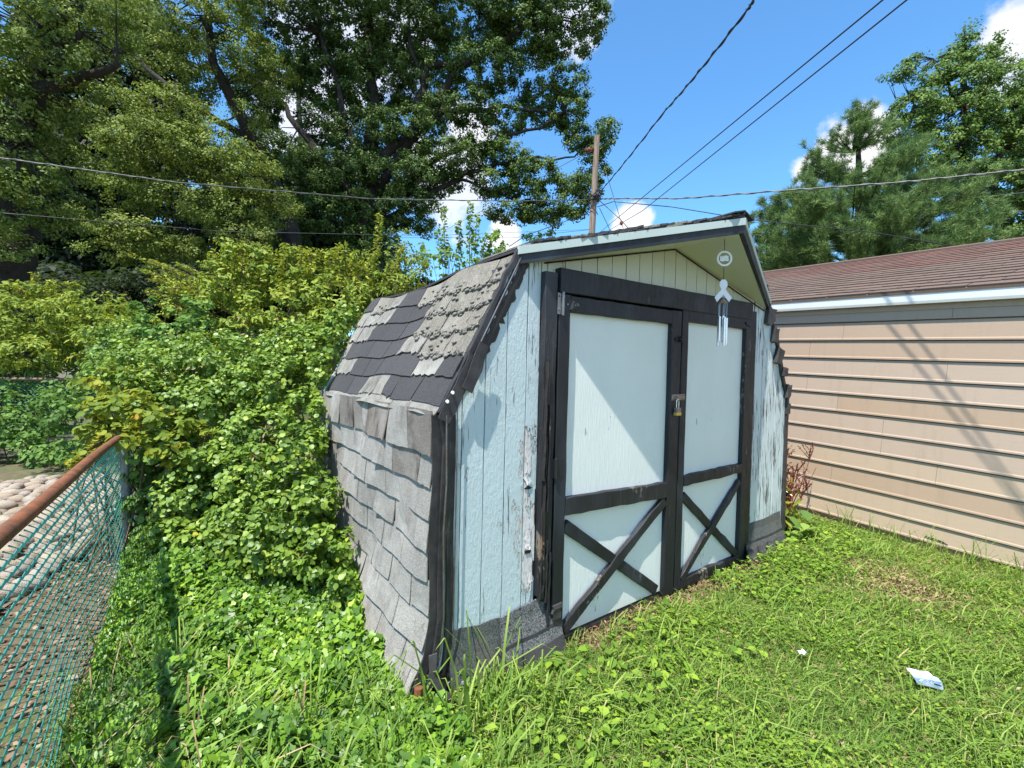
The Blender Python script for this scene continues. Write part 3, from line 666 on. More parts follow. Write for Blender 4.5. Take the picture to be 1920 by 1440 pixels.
# flared skirts of roofing at the foot of the front wall
def skirt(xa, xb, zta, ztb, xa2, xb2, yb, zb, mat, name='skirt_roofing', lay=0, w0=0., w1=1.):
    m = SB(); n = 10; k = 5
    g = [[None]*(n+1) for _ in range(k+1)]
    for j in range(k+1):
        w = w0+(w1-w0)*j/k
        for i in range(n+1):
            s = i/n; top = np.array([xa+(xb-xa)*s, -.020-lay, zta+(ztb-zta)*s+.004*math.sin(s*9)]); bot = np.array([xa2+(xb2-xa2)*s, yb-lay+.01*math.sin(s*7), zb])
            p = top+(bot-top)*w; p[1] = top[1]+(bot[1]-top[1])*w**1.5; g[j][i] = p
    vs = [p for r in g for p in r]; n1 = n+1
    m.add(vs, [(j*n1+i, (j+1)*n1+i, (j+1)*n1+i+1, j*n1+i+1) for j in range(k) for i in range(n)])
    m.add([p+(0, .005, 0) for p in vs], [(j*n1+i, j*n1+i+1, (j+1)*n1+i+1, (j+1)*n1+i) for j in range(k) for i in range(n)])
    edge = [r[-1] for r in g]; m.add(edge+[p+(0, .005, 0) for p in edge], [(i, i+k+1, i+k+2, i+1) for i in range(k)])
    edge = g[0]; m.add(list(edge)+[p+(0, .005, 0) for p in edge], [(i, i+n1, i+n1+1, i+1) for i in range(n)])
    return sb(m, name, MAT[mat])
skirt(.058, .318, .170, .150, .050, .315, -.075, -.11, 'sgreen')
skirt(.308, .640, .150, .205, .300, .655, -.105, -.115, 'sspeck', lay=.006)
skirt(.308, .640, .150, .205, .300, .655, -.105, -.115, 'felt', 'roofing_seam', .009, .46, .50)
skirt(.308, .640, .150, .205, .300, .655, -.105, -.115, 'sdark', 'skirt_shingle', .012, .66, 1.02)
board('door_foot_felt', (.618, .14), (.630, -.10), .06, -.062, -.052, 'felt', .005)
skirt(2.470, 3.00, .155, .170, 2.37, 2.97, -.11, -.10, 'sgreen')
skirt(2.470, 3.00, .155, .170, 2.37, 2.97, -.11, -.10, 'felt', 'roofing_seam', .004, .44, .48)
for k_ in range(4): skirt(2.470+.1325*k_, 2.470+.1325*(k_+1)-.004, .155+.0037*k_, .155+.0037*(k_+1), 2.37+.15*k_, 2.37+.15*(k_+1)-.004, -.11, -.10, 'sdark', 'skirt_shingle', .008, .6, 1.02)
m = SB(); m.tube([(-.08, -.03, .0), (-.085, -.04, -.12)], .018, 8); sb(m, 'rusty_stake', MAT['rust'])

# ------------------------------------------------------------ wind chime
HZ = 2.05-.060
ch = thing('wind_chime', 'white ribbon wind chime with metal tubes hanging from the shed gable', 'wind chime', (1.565, -.31, HZ))
cx, cy = 1.565, -.31
def vz(py): return atplane(1352, py, (cx, cy, 0), np.array([.585, .811, 0]))[2]
m = MB(); m.tube([(cx, cy, HZ), (cx, cy, vz(470))], .0018, 5); m.tube([(cx, cy, vz(500)), (cx, cy, vz(530))], .0018, 5); m.tube([(cx, cy, vz(556)), (cx, cy, vz(594))], .0015, 5); m.build('cord', MAT['wire'], ch)
e1 = CR*np.array([1, 1, 0]); e1 = norm(e1*.94+np.array([.3, 0, 0])*.0); e2 = np.array([0, 0, 1.]); e3 = norm(np.cross(e1, e2))
def flat(pts, c, th, name, mat, holes=None):
    m = MB(); n = len(pts); a = [c+e1*x+e2*z-e3*th/2 for x, z in pts]; b = [p+e3*th for p in a]
    m.add(a+b, [tuple(range(n)), tuple(range(2*n-1, n-1, -1))]+[(i, i+n, (i+1) % n+n, (i+1) % n) for i in range(n)]); return m.build(name, MAT[mat], ch)
c0 = np.array([cx, cy, vz(485)]); R1, R2 = .042, .032
m = MB(); n = 28
for k in range(n):
    a, b = 2*math.pi*k/n, 2*math.pi*(k+1)/n
    m.hexa([c0+e1*R2*math.cos(a)+e2*R2*math.sin(a), c0+e1*R1*math.cos(a)+e2*R1*math.sin(a), c0+e1*R1*math.cos(b)+e2*R1*math.sin(b), c0+e1*R2*math.cos(b)+e2*R2*math.sin(b)], e3*.005)
m.build('ring', MAT['white'], ch)
flat([(-.023, -.012), (-.008, -.016), (.008, -.010), (.024, -.014), (.022, .014), (.006, .018), (-.008, .012), (-.022, .016)], c0, .003, 'ring_plate', 'white')
c1 = np.array([cx, cy, vz(545)])
s = .062   # awareness ribbon: loop over crossed tails
rib = [(-.62, -1.0), (-.88, -.60), (-.22, .10), (-.42, .45), (-.38, .78), (-.16, .98), (.16, .98), (.38, .78), (.42, .45), (.22, .10), (.88, -.60), (.62, -1.0), (.0, -.34)]
flat([(x*s*.85, z*s*1.0) for x, z in rib], c1, .004, 'ribbon', 'white')
m = MB(); m.tube([c1+e2*.045-e3*.004, c1+e2*.045-e3*.008], .004, 8); m.build('ribbon_hole', MAT['stem'], ch)
c2 = np.array([cx, cy, vz(566)]); m = MB(); m.tube([c2+(0, 0, .018), c2+(0, 0, .0), c2+(0, 0, -.008)], [.006, .020, .024], 14); m.build('wooden_dome', MAT['board'], ch)
for k in range(5):
    a = k*2*math.pi/5+.4; ln = (.150, .165, .135, .155, .145)[k]; tx, ty = cx+.021*math.cos(a), cy+.021*math.sin(a); zt = vz(591)-.004*k
    m = MB(); m.tube([(tx, ty, c2[2]-.006), (tx, ty, zt)], .0006, 4); m.tube([(tx, ty, zt), (tx, ty, zt-ln)], .0065, 10); m.build('chime_tube', MAT['alu'], ch)

# ------------------------------------------------------------ garage
Gd = norm(ray(420, 643)); GP = np.array([3.907, -.877, -.08]); Gn = norm(np.cross(Gd, [0, 0, 1])); Gu = norm(np.cross(Gn, Gd))
def gx(s, off, h): return GP+Gd*s+Gn*off+Gu*h     # s along wall, off away from the viewer, h height
def gpt(x, y, off=0.):
    p = atplane(x, y, GP+Gn*off, Gn)-GP; return p@Gd, p@Gu
garage = thing('garage', 'tan vinyl sided garage with white fascia and reddish brown shingle roof', 'garage', GP)
lines = [593, 637, 681, 725, 767, 810, 854, 898, 941, 985, 1029, 1067]
hs = [gpt(1920, y)[1] for y in lines]; S0, S1 = -4.2, 6.2
h_top = gpt(1920, 558, -.07)[1]; h_fas = gpt(1920, 530, -.07)[1]
print('garage heights', hs, h_top, h_fas)
def gq(mb, s0, s1, prof):       # extrude a profile [(off,h),...] along the wall
    n = len(prof); vs = [gx(s0, o, h) for o, h in prof]+[gx(s1, o, h) for o, h in prof]
    mb.add(vs, [tuple(range(n-1, -1, -1)), tuple(range(n, 2*n))]+[(i, (i+1) % n, (i+1) % n+n, i+n) for i in range(n)])
tops = [h_top+.01]+hs
mats = ['siding', 'siding', 'siding', 'siding2', 'siding2', 'siding', 'siding2', 'siding2', 'siding3', 'siding', 'siding3', 'siding3']
for k in range(12):
    ht, hb = tops[k], tops[k+1]
    joints = [S0, random.uniform(-3.6, -1.6), gpt(1516+random.choice((0, 0, 60, 150, 260)), 700)[0], random.uniform(3, 5), S1]
    joints = sorted(joints)
    for a, b in zip(joints[:-1], joints[1:]):
        m = MB(); gq(m, a+.001, b-.001, [(.012, ht-.006), (-.007, ht-.008), (-.0155, hb+.022), (-.019, hb+.014), (-.019, hb+.002), (-.012, hb), (-.010, hb+.010), (.010, hb+.012), (.014, ht-.006)])
        m.build('siding_board', MAT[mats[k]] if not (k in (3, 5, 7) and b < 6 and a > .1) else MAT['siding2'], garage)
m = MB(); gq(m, S0, S1, [(.02, -.02), (.02, h_top+.02), (.14, h_top+.02), (.14, -.02)]); m.build('wall', MAT['siding'], garage)
m = MB(); gq(m, S0, S1, [(.03, -.30), (.03, -.021), (.13, -.021), (.13, -.30)]); m.build('footing', MAT['concrete'], garage)
m = MB(); gq(m, S0, S1, [(-.068, h_top), (-.072, h_top+.02), (-.072, h_fas), (-.053, h_fas), (-.053, h_top+.004), (.018, h_top+.004), (.018, h_top)]); m.build('fascia', MAT['fascia'], garage)
m = MB(); gq(m, S0, S1, [(-.018, h_top-.045), (-.018, h_top-.002), (.004, h_top-.002), (.004, h_top-.045)]); m.build('siding_trim', MAT['siding'], garage)
ridge_off, ridge_h = 2.6, gpt(1920, 448, 2.6)[1]
NCO = 19; L_ = math.hypot(ridge_off+.12, ridge_h-h_fas)
def rp(s, w, up=0): 
    nn = norm(np.array([-(ridge_h-h_fas), ridge_off+.12]))  # (off,h) normal
    o = -.078+(ridge_off+.078)*w; h = h_fas+(ridge_h-h_fas)*w
    return gx(s, o+nn[0]*up, h+nn[1]*up)
m = MB(); a = [rp(S0, 0, -.004), rp(S1, 0, -.004), rp(S1, 1, -.004), rp(S0, 1, -.004)]; m.hexa(a, -Gu*.02); m.build('roof_deck', MAT['roofred'], garage)
for c in range(NCO):
    m = MB(); w0, w1 = c/NCO, (c+1)/NCO; s = S0-(.15 if c % 2 else 0)
    if True:
        while s < S1:
            a, b = max(s, S0)+.004, min(s+.305, S1)-.004
            if b > a:
                l = .009+random.random()*.004; at_ = np.clip((.12+.75*(w0 > .52)*random.random()+.25*random.random())+.25*(w0 > .75), .02, 1)
                q = [rp(a, w0, l), rp(b, w0, l), rp(b, w1+.01, .001), rp(a, w1+.01, .001)]
                q0 = [rp(a, w0, -.002), rp(b, w0, -.002), rp(b, w1+.01, -.003), rp(a, w1+.01, -.003)]
                m.add(q+q0, [(3, 2, 1, 0), (0, 1, 5, 4), (1, 2, 6, 5), (3, 0, 4, 7)], float(at_))
            s += .305
    m.build('shingle_course', MAT['roofred'], garage)
m = MB(); m.hexa([rp(S0, .975, .012), rp(S1, .975, .012), rp(S1, 1.0, .016), rp(S0, 1.0, .016)], Gu*.008); m.build('ridge_cap', MAT['roofred'], garage)
# far slope and gable ends
m = MB(); m.hexa([gx(S0, ridge_off, ridge_h), gx(S1, ridge_off, ridge_h), gx(S1, 2*ridge_off+.1, h_fas), gx(S0, 2*ridge_off+.1, h_fas)], -Gu*.02); m.build('roof_deck', MAT['roofred'], garage)
for s in (S0, S1-.05):
    m = MB(); P_ = [gx(s, .141, -.2), gx(s, 5.2, -.2), gx(s, 5.2, h_top), gx(s, ridge_off, ridge_h-.05), gx(s, .141, h_top)]
    m.add(P_+[p+Gd*.05 for p in P_], [(0, 1, 2, 3, 4), (9, 8, 7, 6, 5)]+[(i, (i+1) % 5, (i+1) % 5+5, i+5) for i in range(5)]); m.build('gable_wall', MAT['siding'], garage)

# ------------------------------------------------------------ utility pole and cables
PD = 12.; ptop = at(1120, 255, PD); pb = at(1110, 440, PD); dr_ = (pb-ptop)/np.linalg.norm(pb-ptop); foot = ptop+dr_*((ptop[2]+.1)/-dr_[2])
pole = thing('utility_pole', 'bare weathered wooden utility pole rising behind the shed roof', 'utility pole', foot)
m = MB(); n = 14; m.tube([ptop+(foot-ptop)*k/n+rng.normal(0, .006, 3) for k in range(n+1)], [.074+.04*k/n for k in range(n+1)], 12); m.build('post', MAT['wood'], pole)
pj = at(1116, 372, PD)
for z in (368, 375): 
    c = at(1116, z, PD); m = MB(); m.tube([c+(0, 0, .02), c-(0, 0, .02)], .115, 12); m.build('clamp_band', MAT['wire'], pole)
c = at(1107, 281, PD); m = MB(); m.tube([c+CR*.10+CU*.04, c+CR*.06+CU*.02, c+CR*.03, c-CR*.02, c-CR*.06, c-CR*.10-CU*.03, c-CR*.13-CU*.04], [.03, .06, .035, .07, .045, .07, .02], 10); m.build('insulator', MAT['ins'], pole)
m = MB()
for k in range(7):
    a = pj+np.array([rv(.05), rv(.05), rv(.12)])-CF*.12; m.tube([a, a+CR*rv(.2)+CU*rv(.15), a+CR*rv(.25)+CU*rv(.2)+CF*rv(.1), a+CR*.12*random.choice((-1, 1))], .010, 5)
m.build('cable_loops', MAT['wire'], pole)
def cable(pts, r, label, mat='wire', sag=0, twist=0., name='overhead_cable', n=26):
    """pts: (px, py, depth) guides"""
    P = [p if isinstance(p, np.ndarray) else at(*p) for p in pts]; seg = []
    for a, b in zip(P[:-1], P[1:]):
        for k in range(n): seg.append(a+(b-a)*k/n-np.array([0, 0, sag*4*(k/n)*(1-k/n)]))
    seg.append(P[-1]); seg = np.array(seg); o = MB()
    o.tube(seg, r, 6)
    if twist:
        t = np.linspace(0, 1, n*8*(len(P)-1)+1); idx = t*(len(seg)-1); base = np.stack([np.interp(idx, np.arange(len(seg)), seg[:, i]) for i in range(3)], 1)
        L = np.linalg.norm(seg[-1]-seg[0]); ph = t*L/.45*2*math.pi
        base += (CR[None]*np.cos(ph)[:, None]+CU[None]*np.sin(ph)[:, None])*r*1.2; o.tube(base, r*.8, 5)
    return o.build(name, MAT[mat], None, smooth=True, label=label, category='cable', group='overhead cables')
cable([(1118, 368, 11.9), (1245, 210, 7.0), (1400, 20, 4.4), (1440, -60, 3.8)], .010, 'thick twisted cable rising steeply from the pole to the upper right', twist=1, sag=.03)
def ext(a, b, k): A_, B_ = at(*a), at(*b); return B_+(B_-A_)*k
# two straight lines whose shadows lie on the garage wall
cable([(1118, 441, 14), (1205, 370, 7.43), (1655, 0, 3.20), ext((1205, 370, 7.43), (1655, 0, 3.20), 1.2)], .006, 'upper of two parallel straight cables crossing the sky to the right', n=8)
cable([(1118, 446, 14), (1205, 395, 8.17), (1700, 0, 3.12), ext((1205, 395, 8.17), (1700, 0, 3.12), 1.2)], .0058, 'lower of two parallel straight cables crossing the sky to the right', n=8)
cable([(-300, 258, 6.2), (0, 296, 6.6), (330, 342, 7.6), (700, 373, 9.6), (960, 377, 11.), (1116, 374, 12)], .0095, 'pale grey cable sagging across the dark trees to the pole', 'wirel', n=10, twist=.6)
cable([(-300, 380, 6.5), (0, 399, 6.8), (420, 434, 9), (800, 442, 12), (1110, 430, 16)], .005, 'thin lower line crossing the dark trees on the left', 'wirel', n=10)
cable([(1120, 373, 12), (1150, 372, 11.7), (1280, 372, 11), (1460, 358, 9.6), (1700, 341, 8.4), (1920, 318, 7.4), (2300, 270, 6.2)], .014, 'cable running right from the pole in front of the pine', 'wirel', n=8, twist=.6)
cable([(1120, 388, 12), (1150, 378, 11.7), (1260, 388, 11.2), (1400, 411, 10.8), (1640, 436, 10), (1790, 462, 9.6)], .010, 'dark drop cable reaching down to the garage roof ridge', n=8)
cable([(1395, 418, 16), (1640, 404, 13), (1920, 396, 11), (2300, 385, 9)], .010, 'pale line just above the garage ridge at right', 'wirel', n=6)
cable([(1430, 412, 16), (1650, 390, 14), (1920, 361, 12), (2300, 320, 10)], .006, 'thin line across the maple between the two thicker ones', 'wirel', n=6)
cable([(1420, 456, 22), (1560, 462, 22)], .008, 'faint far line low against the pine', n=6)
cable([(1133, 312, 13), (1172, 440, 13)], .008, 'thin slanting line right of the pole crossing the small cloud', n=4)
cable([(1124, 390, 12), (1148, 440, 12)], .008, 'short guy line leaning from the pole to the shed roof', n=4)
cable([(1124, 376, 12), (1165, 413, 11.6), (1190, 442, 11.5)], .010, 'dark line with a small brown insulator right of the pole', n=4)
cable([(1100, 400, 11.8), (1060, 415, 11), (985, 442, 10), (955, 462, 9.8)], .009, 'dark line dropping left from the pole behind the shed roof', n=6)
cable([(1105, 283, 12), (1040, 318, 14), (940, 376, 18), (800, 450, 24)], .007, 'thin diagonal line from the brown insulator down to the left', 'wirel', n=6)
cable([(700, 445, 22), (960, 446, 20), (1110, 430, 18)], .007, 'faint far line behind the pole low over the sapling', n=6)
m = MB(); c = at(1165, 418, 11.6); m.tube([c+CU*.06, c+CU*.02, c-CU*.03, c-CU*.06], [.015, .04, .045, .015], 8); m.build('line_insulator', MAT['ins'], None, label='small brown insulator hanging on the line right of the pole', category='insulator')

# ------------------------------------------------------------ chain link fences
def chainlink(origin, dvec, length, z0, z1, pitch=.055, r=.0018, bulge=None, nseg=None):
    m = MB(); nw = int(length/pitch); dvec = norm(np.array(dvec, float)); nz_ = int((z1-z0)/pitch*2); side = np.cross(dvec, [0, 0, 1])
    for i in range(nw):
        pts = []
        for k in range(nz_+1):
            z = z0+(z1-z0)*k/nz_; s = i*pitch+(pitch/2 if k % 2 else -pitch/2)+pitch/2
            off = (.004 if (k % 2) else -.004)+(bulge(s, z) if bulge else 0)
            pts.append(np.array(origin)+dvec*s+side*off+np.array([0, 0, z]))
        m.tube(pts, r, 4, False)
    return m
FX = -1.185
fence = thing('chain_link_fence', 'near chain link fence with teal mesh and rusty top rail at left', 'fence', (FX, 2.3, -.09))
m = MB(); pts = [(FX+.004*math.sin(y*3), y, .836-.026*y+.006*math.sin(y*1.7)) for y in np.linspace(-2.4, 2.75, 24)]; m.tube(pts, .021, 12); m.build('top_rail', MAT['rust'], fence, smooth=True)
for y in (2.36,): 
    m = MB(); m.tube([(FX+.045, y, -.2), (FX+.03, y, .3), (FX+.025, y, .75), (FX+.018, y, .772)], [.027, .027, .027, .02], 12); m.build('post', MAT['galv'], fence, smooth=True)
    m = MB(); m.tube([(FX+.025, y, .715), (FX+.025, y, .74)], .030, 12); m.build('post_band', MAT['galv'], fence)
m = MB(); m.tube([(FX+.03, -2.3, -.2), (FX+.03, -2.3, .8)], .027, 12); m.build('post', MAT['galv'], fence)
bl = lambda s, z: .020*math.sin(s*2.1+z*2)*min(1, (.8-z)*3)+.012*math.sin(s*4.7)*(.8-z)+.04*max(0, .3-z)
m = chainlink((FX, -1.4, 0), (0, 1, 0), 4.9, -.10, .79, .046, .0025, bl); m.build('wire_mesh', MAT['teal'], fence, smooth=True, kind='stuff')
B0 = at(-500, 715, 6.6); B1 = at(190, 707, 6.6); bz = at(0, 711, 6.6)[2]
f2 = thing('chain_link_fence', 'far chain link fence with brown top rail, backed by shrubs at left edge', 'fence', (B1[0], B1[1], -.09))
m = MB(); m.tube([(B0[0], B0[1], bz-.02), ((B0[0]+B1[0])/2, (B0[1]+B1[1])/2, bz-.005), (B1[0], B1[1], bz+.01)], .026, 10); m.build('top_rail', MAT['brownpipe'], f2, smooth=True)
m = chainlink((B0[0], B0[1], 0), (B1[0]-B0[0], B1[1]-B0[1], 0), float(np.linalg.norm((B1-B0)[:2])), -.1, bz-.02, .075, .0032); m.build('wire_mesh', MAT['teal'], f2, kind='stuff')
for s_ in (.02, .62):
    p = B0+(B1-B0)*s_; m = MB(); m.tube([(p[0], p[1], -.2), (p[0], p[1], bz)], .03, 10); m.build('post', MAT['galv'], f2)

# ------------------------------------------------------------ river stones and mulch behind the fence
bed = MB(); poly = [(-4.2, 1.6), (-1.75, 1.6), (-1.42, 2.6), (-1.28, 4.1), (-1.5, 5.5), (-4.5, 6.0)]
bed.add([(x, y, float(hground(x, y))+.012) for x, y in poly], [tuple(range(len(poly)))])
bedo = bed.build('rock_bed', plain('sandy_grit', (.20, .155, .11), 1, 0, .5, 30, .01), None, kind='structure')
def inside(x, y):
    c = False; n = len(poly)
    for i in range(n):
        (x1, y1), (x2, y2) = poly[i], poly[(i+1) % n]
        if (y1 > y) != (y2 > y) and x < (x2-x1)*(y-y1)/(y2-y1)+x1: c = not c
    return c
def stonemesh(seed):
    r = np.random.default_rng(seed); bm = bmesh.new(); bmesh.ops.create_icosphere(bm, subdivisions=2, radius=1)
    ph = r.random(6)*6
    for v in bm.verts:
        k = 1+.10*math.sin(v.co.x*2+ph[0])+.08*math.sin(v.co.y*3+ph[1])+.07*math.sin(v.co.z*3+ph[2]); v.co *= k; v.co.z *= .55; v.co.y *= .72
    me = bpy.data.meshes.new('stone'); bm.to_mesh(me); bm.free(); me.polygons.foreach_set('use_smooth', [True]*len(me.polygons)); return me
sm = MT('river_stone'); sc = sm.ramp(sm.rand(), [(0, (.40, .33, .24)), (.3, (.34, .26, .18)), (.55, (.38, .34, .29)), (.8, (.25, .19, .145)), (1, (.44, .37, .28))])
sm.color(sm.mix(sm.rng(sm.noise(4, 4), .4, .7, 0, .35), sc, (.30, .22, .15))).rough(.7).bump(sm.noise(14, 4), .01)
smesh = [stonemesh(k) for k in range(6)]
for me in smesh: me.materials.append(sm.m)
cand = []; gs = .118
yy = 1.62
while yy < 6.0:
    xx = -4.4
    while xx < -1.25:
        x, y = xx+rng.normal(0, .022), yy+rng.normal(0, .022)
        if inside(x, y): cand.append((x, y))
        xx += gs
    yy += gs*.8
cand.sort(key=lambda p: (p[0]-CAM[0])**2+(p[1]-CAM[1])**2)
def vis(p):
    d = np.array([p[0], p[1], 0])-CAM; z = d@CF; px = 960+FPX*(d@CR)/z; return px > -60
cv = [p for p in cand if vis(p)]; print('stones', len(cand), len(cv))
rest = MB()
for i, (x, y) in enumerate(cv):
    sx = rng.uniform(.058, .092); rz = rng.random()*6.28; z = float(hground(x, y))+.03+rng.random()*.02
    if i < 290:
        o = bpy.data.objects.new('stone', smesh[i % 6]); col.objects.link(o); o.parent = bedo
        o.location = (x, y, z); o.scale = (sx, sx*rng.uniform(.85, 1.15), sx*rng.uniform(.8, 1.1)); o.rotation_euler = (rng.normal(0, .2), rng.normal(0, .2), rz)
    else:
        me = smesh[i % 6]; ca, sa = math.cos(rz), math.sin(rz)
        rest.add([(x+(v.co.x*ca-v.co.y*sa)*sx, y+(v.co.x*sa+v.co.y*ca)*sx, z+v.co.z*sx) for v in me.vertices], [tuple(p.vertices) for p in me.polygons])
if rest.v: rest.build('stones', sm.m, bedo, smooth=True, kind='stuff')
# leaf litter on the soil along the fence
n = 9000; x = rng.uniform(-3.2, -1.16, n); y = rng.uniform(-1.5, 2.9, n); k = ~np.array([inside(a, b) and (b > 1.75) for a, b in zip(x, y)]); x, y = x[k], y[k]
P = np.stack([x, y, hground(x, y)+rng.uniform(.002, .02, len(x))], 1)
litter = leafmat('leaf_litter', [(0, (.09, .05, .03)), (.5, (.20, .12, .07)), (.8, (.30, .19, .12)), (1, (.36, .27, .19))], .1, (.4, .25, .1))
leaves('leaf_litter', P, np.tile([0, 0, 1.], (len(P), 1)), .035, 'tri', litter, kind='stuff')

# ------------------------------------------------------------ trees
def limb_path(guides, jit=.0):
    P = [at(*g[:3]) for g in guides]; out = []
    for a, b in zip(P[:-1], P[1:]):
        for k in range(4): out.append(a+(b-a)*k/4+rng.normal(0, jit, 3))
    out.append(P[-1]); R = []
    rs = [g[3] for g in guides]
    for i in range(len(out)): R.append(float(np.interp(i/4, range(len(rs)), rs)))
    return out, R
def tree(name, label, trunk, limbs, blobs, lmat, size, dens, cr, cn, shape='tri', shell=.4, twigs=0, cat='tree', group=None):
    """trunk: guides (px,py,depth,radius); its foot is dropped to the ground"""
    base = at(*trunk[0][:3]); 
    foot = np.array([base[0], base[1], -.15]); root = thing(name, label, cat, foot, group)
    P, R = limb_path(trunk, .04); P = [foot]+P; R = [R[0]*1.35]+R
    m = MB(); m.tube(P, R, 12); m.build('trunk', MAT['bark'], root, smooth=True)
    for g in limbs:
        P, R = limb_path(g, .06); m = MB(); m.tube(P, R, 8); m.build('limb', MAT['bark'], root, smooth=True)
    P, N_, Rn = blob_clusters(blobs, dens, cr, cn, shell)
    if twigs:
        m = MB(); anchors = np.array([p for g in limbs+[trunk] for p in limb_path(g)[0]])
        sel = P[rng.integers(0, len(P), twigs)]
        for q in sel:
            a = anchors[np.argmin(((anchors-q)**2).sum(1))]; d = np.linalg.norm(q-a)
            if d > 4.5: continue
            mid = (a+q)/2+rng.normal(0, .12*d, 3); m.tube([a, mid, q], [.012+.012*d, .010+.005*d, .006], 4, False)
        if m.v: m.build('twigs', MAT['bark'], root, kind='stuff')
    leaves('crown', P, N_, size, shape, lmat, root, Rn)
    return root
OD = 17.
oak_blobs = [(1065, 22, 55, 34, OD, 1.2), (1118, 38, 26, 34, OD, .8), (1048, 88, 26, 14, OD, .5), (1092, 86, 14, 18, OD, .4), (985, 60, 70, 50, OD, 1.5), (1012, 100, 34, 18, OD, .6),
    (950, 20, 70, 40, OD, 1.5), (1066, 150, 34, 24, OD, .8), (1066, 200, 38, 34, OD, 1), (1012, 196, 50, 36, OD+1, 1.2), (1136, 248, 22, 24, OD, .6), (1112, 282, 26, 24, OD, .6), (1085, 262, 30, 22, OD, .6),
    (1125, 320, 18, 30, OD, .4), (960, 398, 60, 14, OD, .8), (1045, 405, 50, 12, OD, .7), (1100, 365, 24, 20, OD, .5), (930, 345, 50, 22, OD, .8), (1075, 340, 38, 24, OD, .8), (1068, 385, 42, 20, OD, .8), (1000, 330, 56, 26, OD, 1), (985, 372, 46, 16, OD, .8), (1000, 405, 34, 10, OD, .5), (950, 300, 60, 26, OD, 1),
    (870, 48, 90, 50, OD+1, 2), (770, 60, 90, 60, OD+1, 2), (660, 60, 90, 60, OD+1, 2.2), (545, 50, 90, 60, OD+1, 2.2), (905, 130, 80, 34, OD, 1.4), (800, 165, 70, 50, OD+1, 1.6), (700, 160, 70, 60, OD+1, 1.6),
    (860, 205, 76, 22, OD, 1), (940, 225, 50, 24, OD, .8), (775, 245, 66, 40, OD, 1.2), (690, 265, 80, 50, OD+.5, 1.5), (905, 268, 60, 16, OD, .8), (840, 300, 80, 30, OD, 1.2), (800, 335, 70, 26, OD, 1.2),
    (735, 335, 70, 40, OD, 1.3), (650, 340, 80, 50, OD, 1.5), (560, 330, 80, 50, OD, 1.5), (610, 230, 50, 34, OD+1, 1.2), (600, 150, 60, 40, OD+1, 1.5), (790, 385, 40, 26, OD, .8), (720, 400, 70, 30, OD, 1.2), (620, 410, 80, 36, OD, 1.4), (700, 460, 60, 34, OD, 1.2), (540, 420, 60, 40, OD, 1.2), (795, 415, 20, 26, OD, .5), (650, 500, 70, 30, OD, 1.2), (540, 140, 60, 30, OD+1, 1), (520, 290, 50, 40, OD, 1), (480, 200, 50, 60, OD+2, 1), (-60, -250, 500, 180, OD, 3, .5), (700, -220, 420, 180, OD, 4, .5)]
tree('oak_tree', 'huge dark green spreading oak filling the upper centre behind the shed', [(700, 500, OD, .38), (695, 400, OD, .36), (690, 330, OD, .33), (700, 230, OD+.5, .26), (690, 60, OD+.5, .18), (700, -120, OD+.5, .1)],
     [[(697, 380, OD, .20), (770, 262, OD, .17), (810, 215, OD, .15), (850, 128, OD, .13), (895, 112, OD, .10), (960, 40, OD, .05), (1010, 20, OD, .03)], [(700, 330, OD, .2), (770, 240, OD, .18), (800, 130, OD, .12), (900, 110, OD, .09), (1000, 45, OD, .04), (1070, 40, OD, .025)],
      [(770, 250, OD, .14), (830, 212, OD, .12), (940, 202, OD, .08), (1040, 215, OD, .04)], [(705, 400, OD, .14), (800, 300, OD, .11), (930, 262, OD, .07), (1010, 240, OD, .05), (1060, 210, OD, .03)],
      [(710, 420, OD, .12), (850, 335, OD, .09), (960, 300, OD, .06), (1060, 295, OD, .035), (1130, 260, OD, .02)], [(690, 400, OD, .2), (600, 300, OD, .14), (560, 240, OD, .11), (500, 160, OD, .07)], [(690, 440, OD, .2), (560, 400, OD, .14), (420, 340, OD, .1), (330, 300, OD, .05)],
      [(692, 350, OD, .16), (640, 200, OD, .11), (600, 60, OD, .06)], [(810, 210, OD, .1), (770, 80, OD, .07), (760, -40, OD, .04)], [(860, 335, OD, .06), (930, 360, OD, .04), (1010, 385, OD, .025), (1070, 385, OD, .015)], [(985, 44, OD, .035), (1040, 45, OD, .03), (1080, 30, OD, .02), (1115, 35, OD, .015)]],
     oak_blobs, LEAF['oak'], .098, 30, .26, 76, 'tri', .25, 500)
T2D = 12.
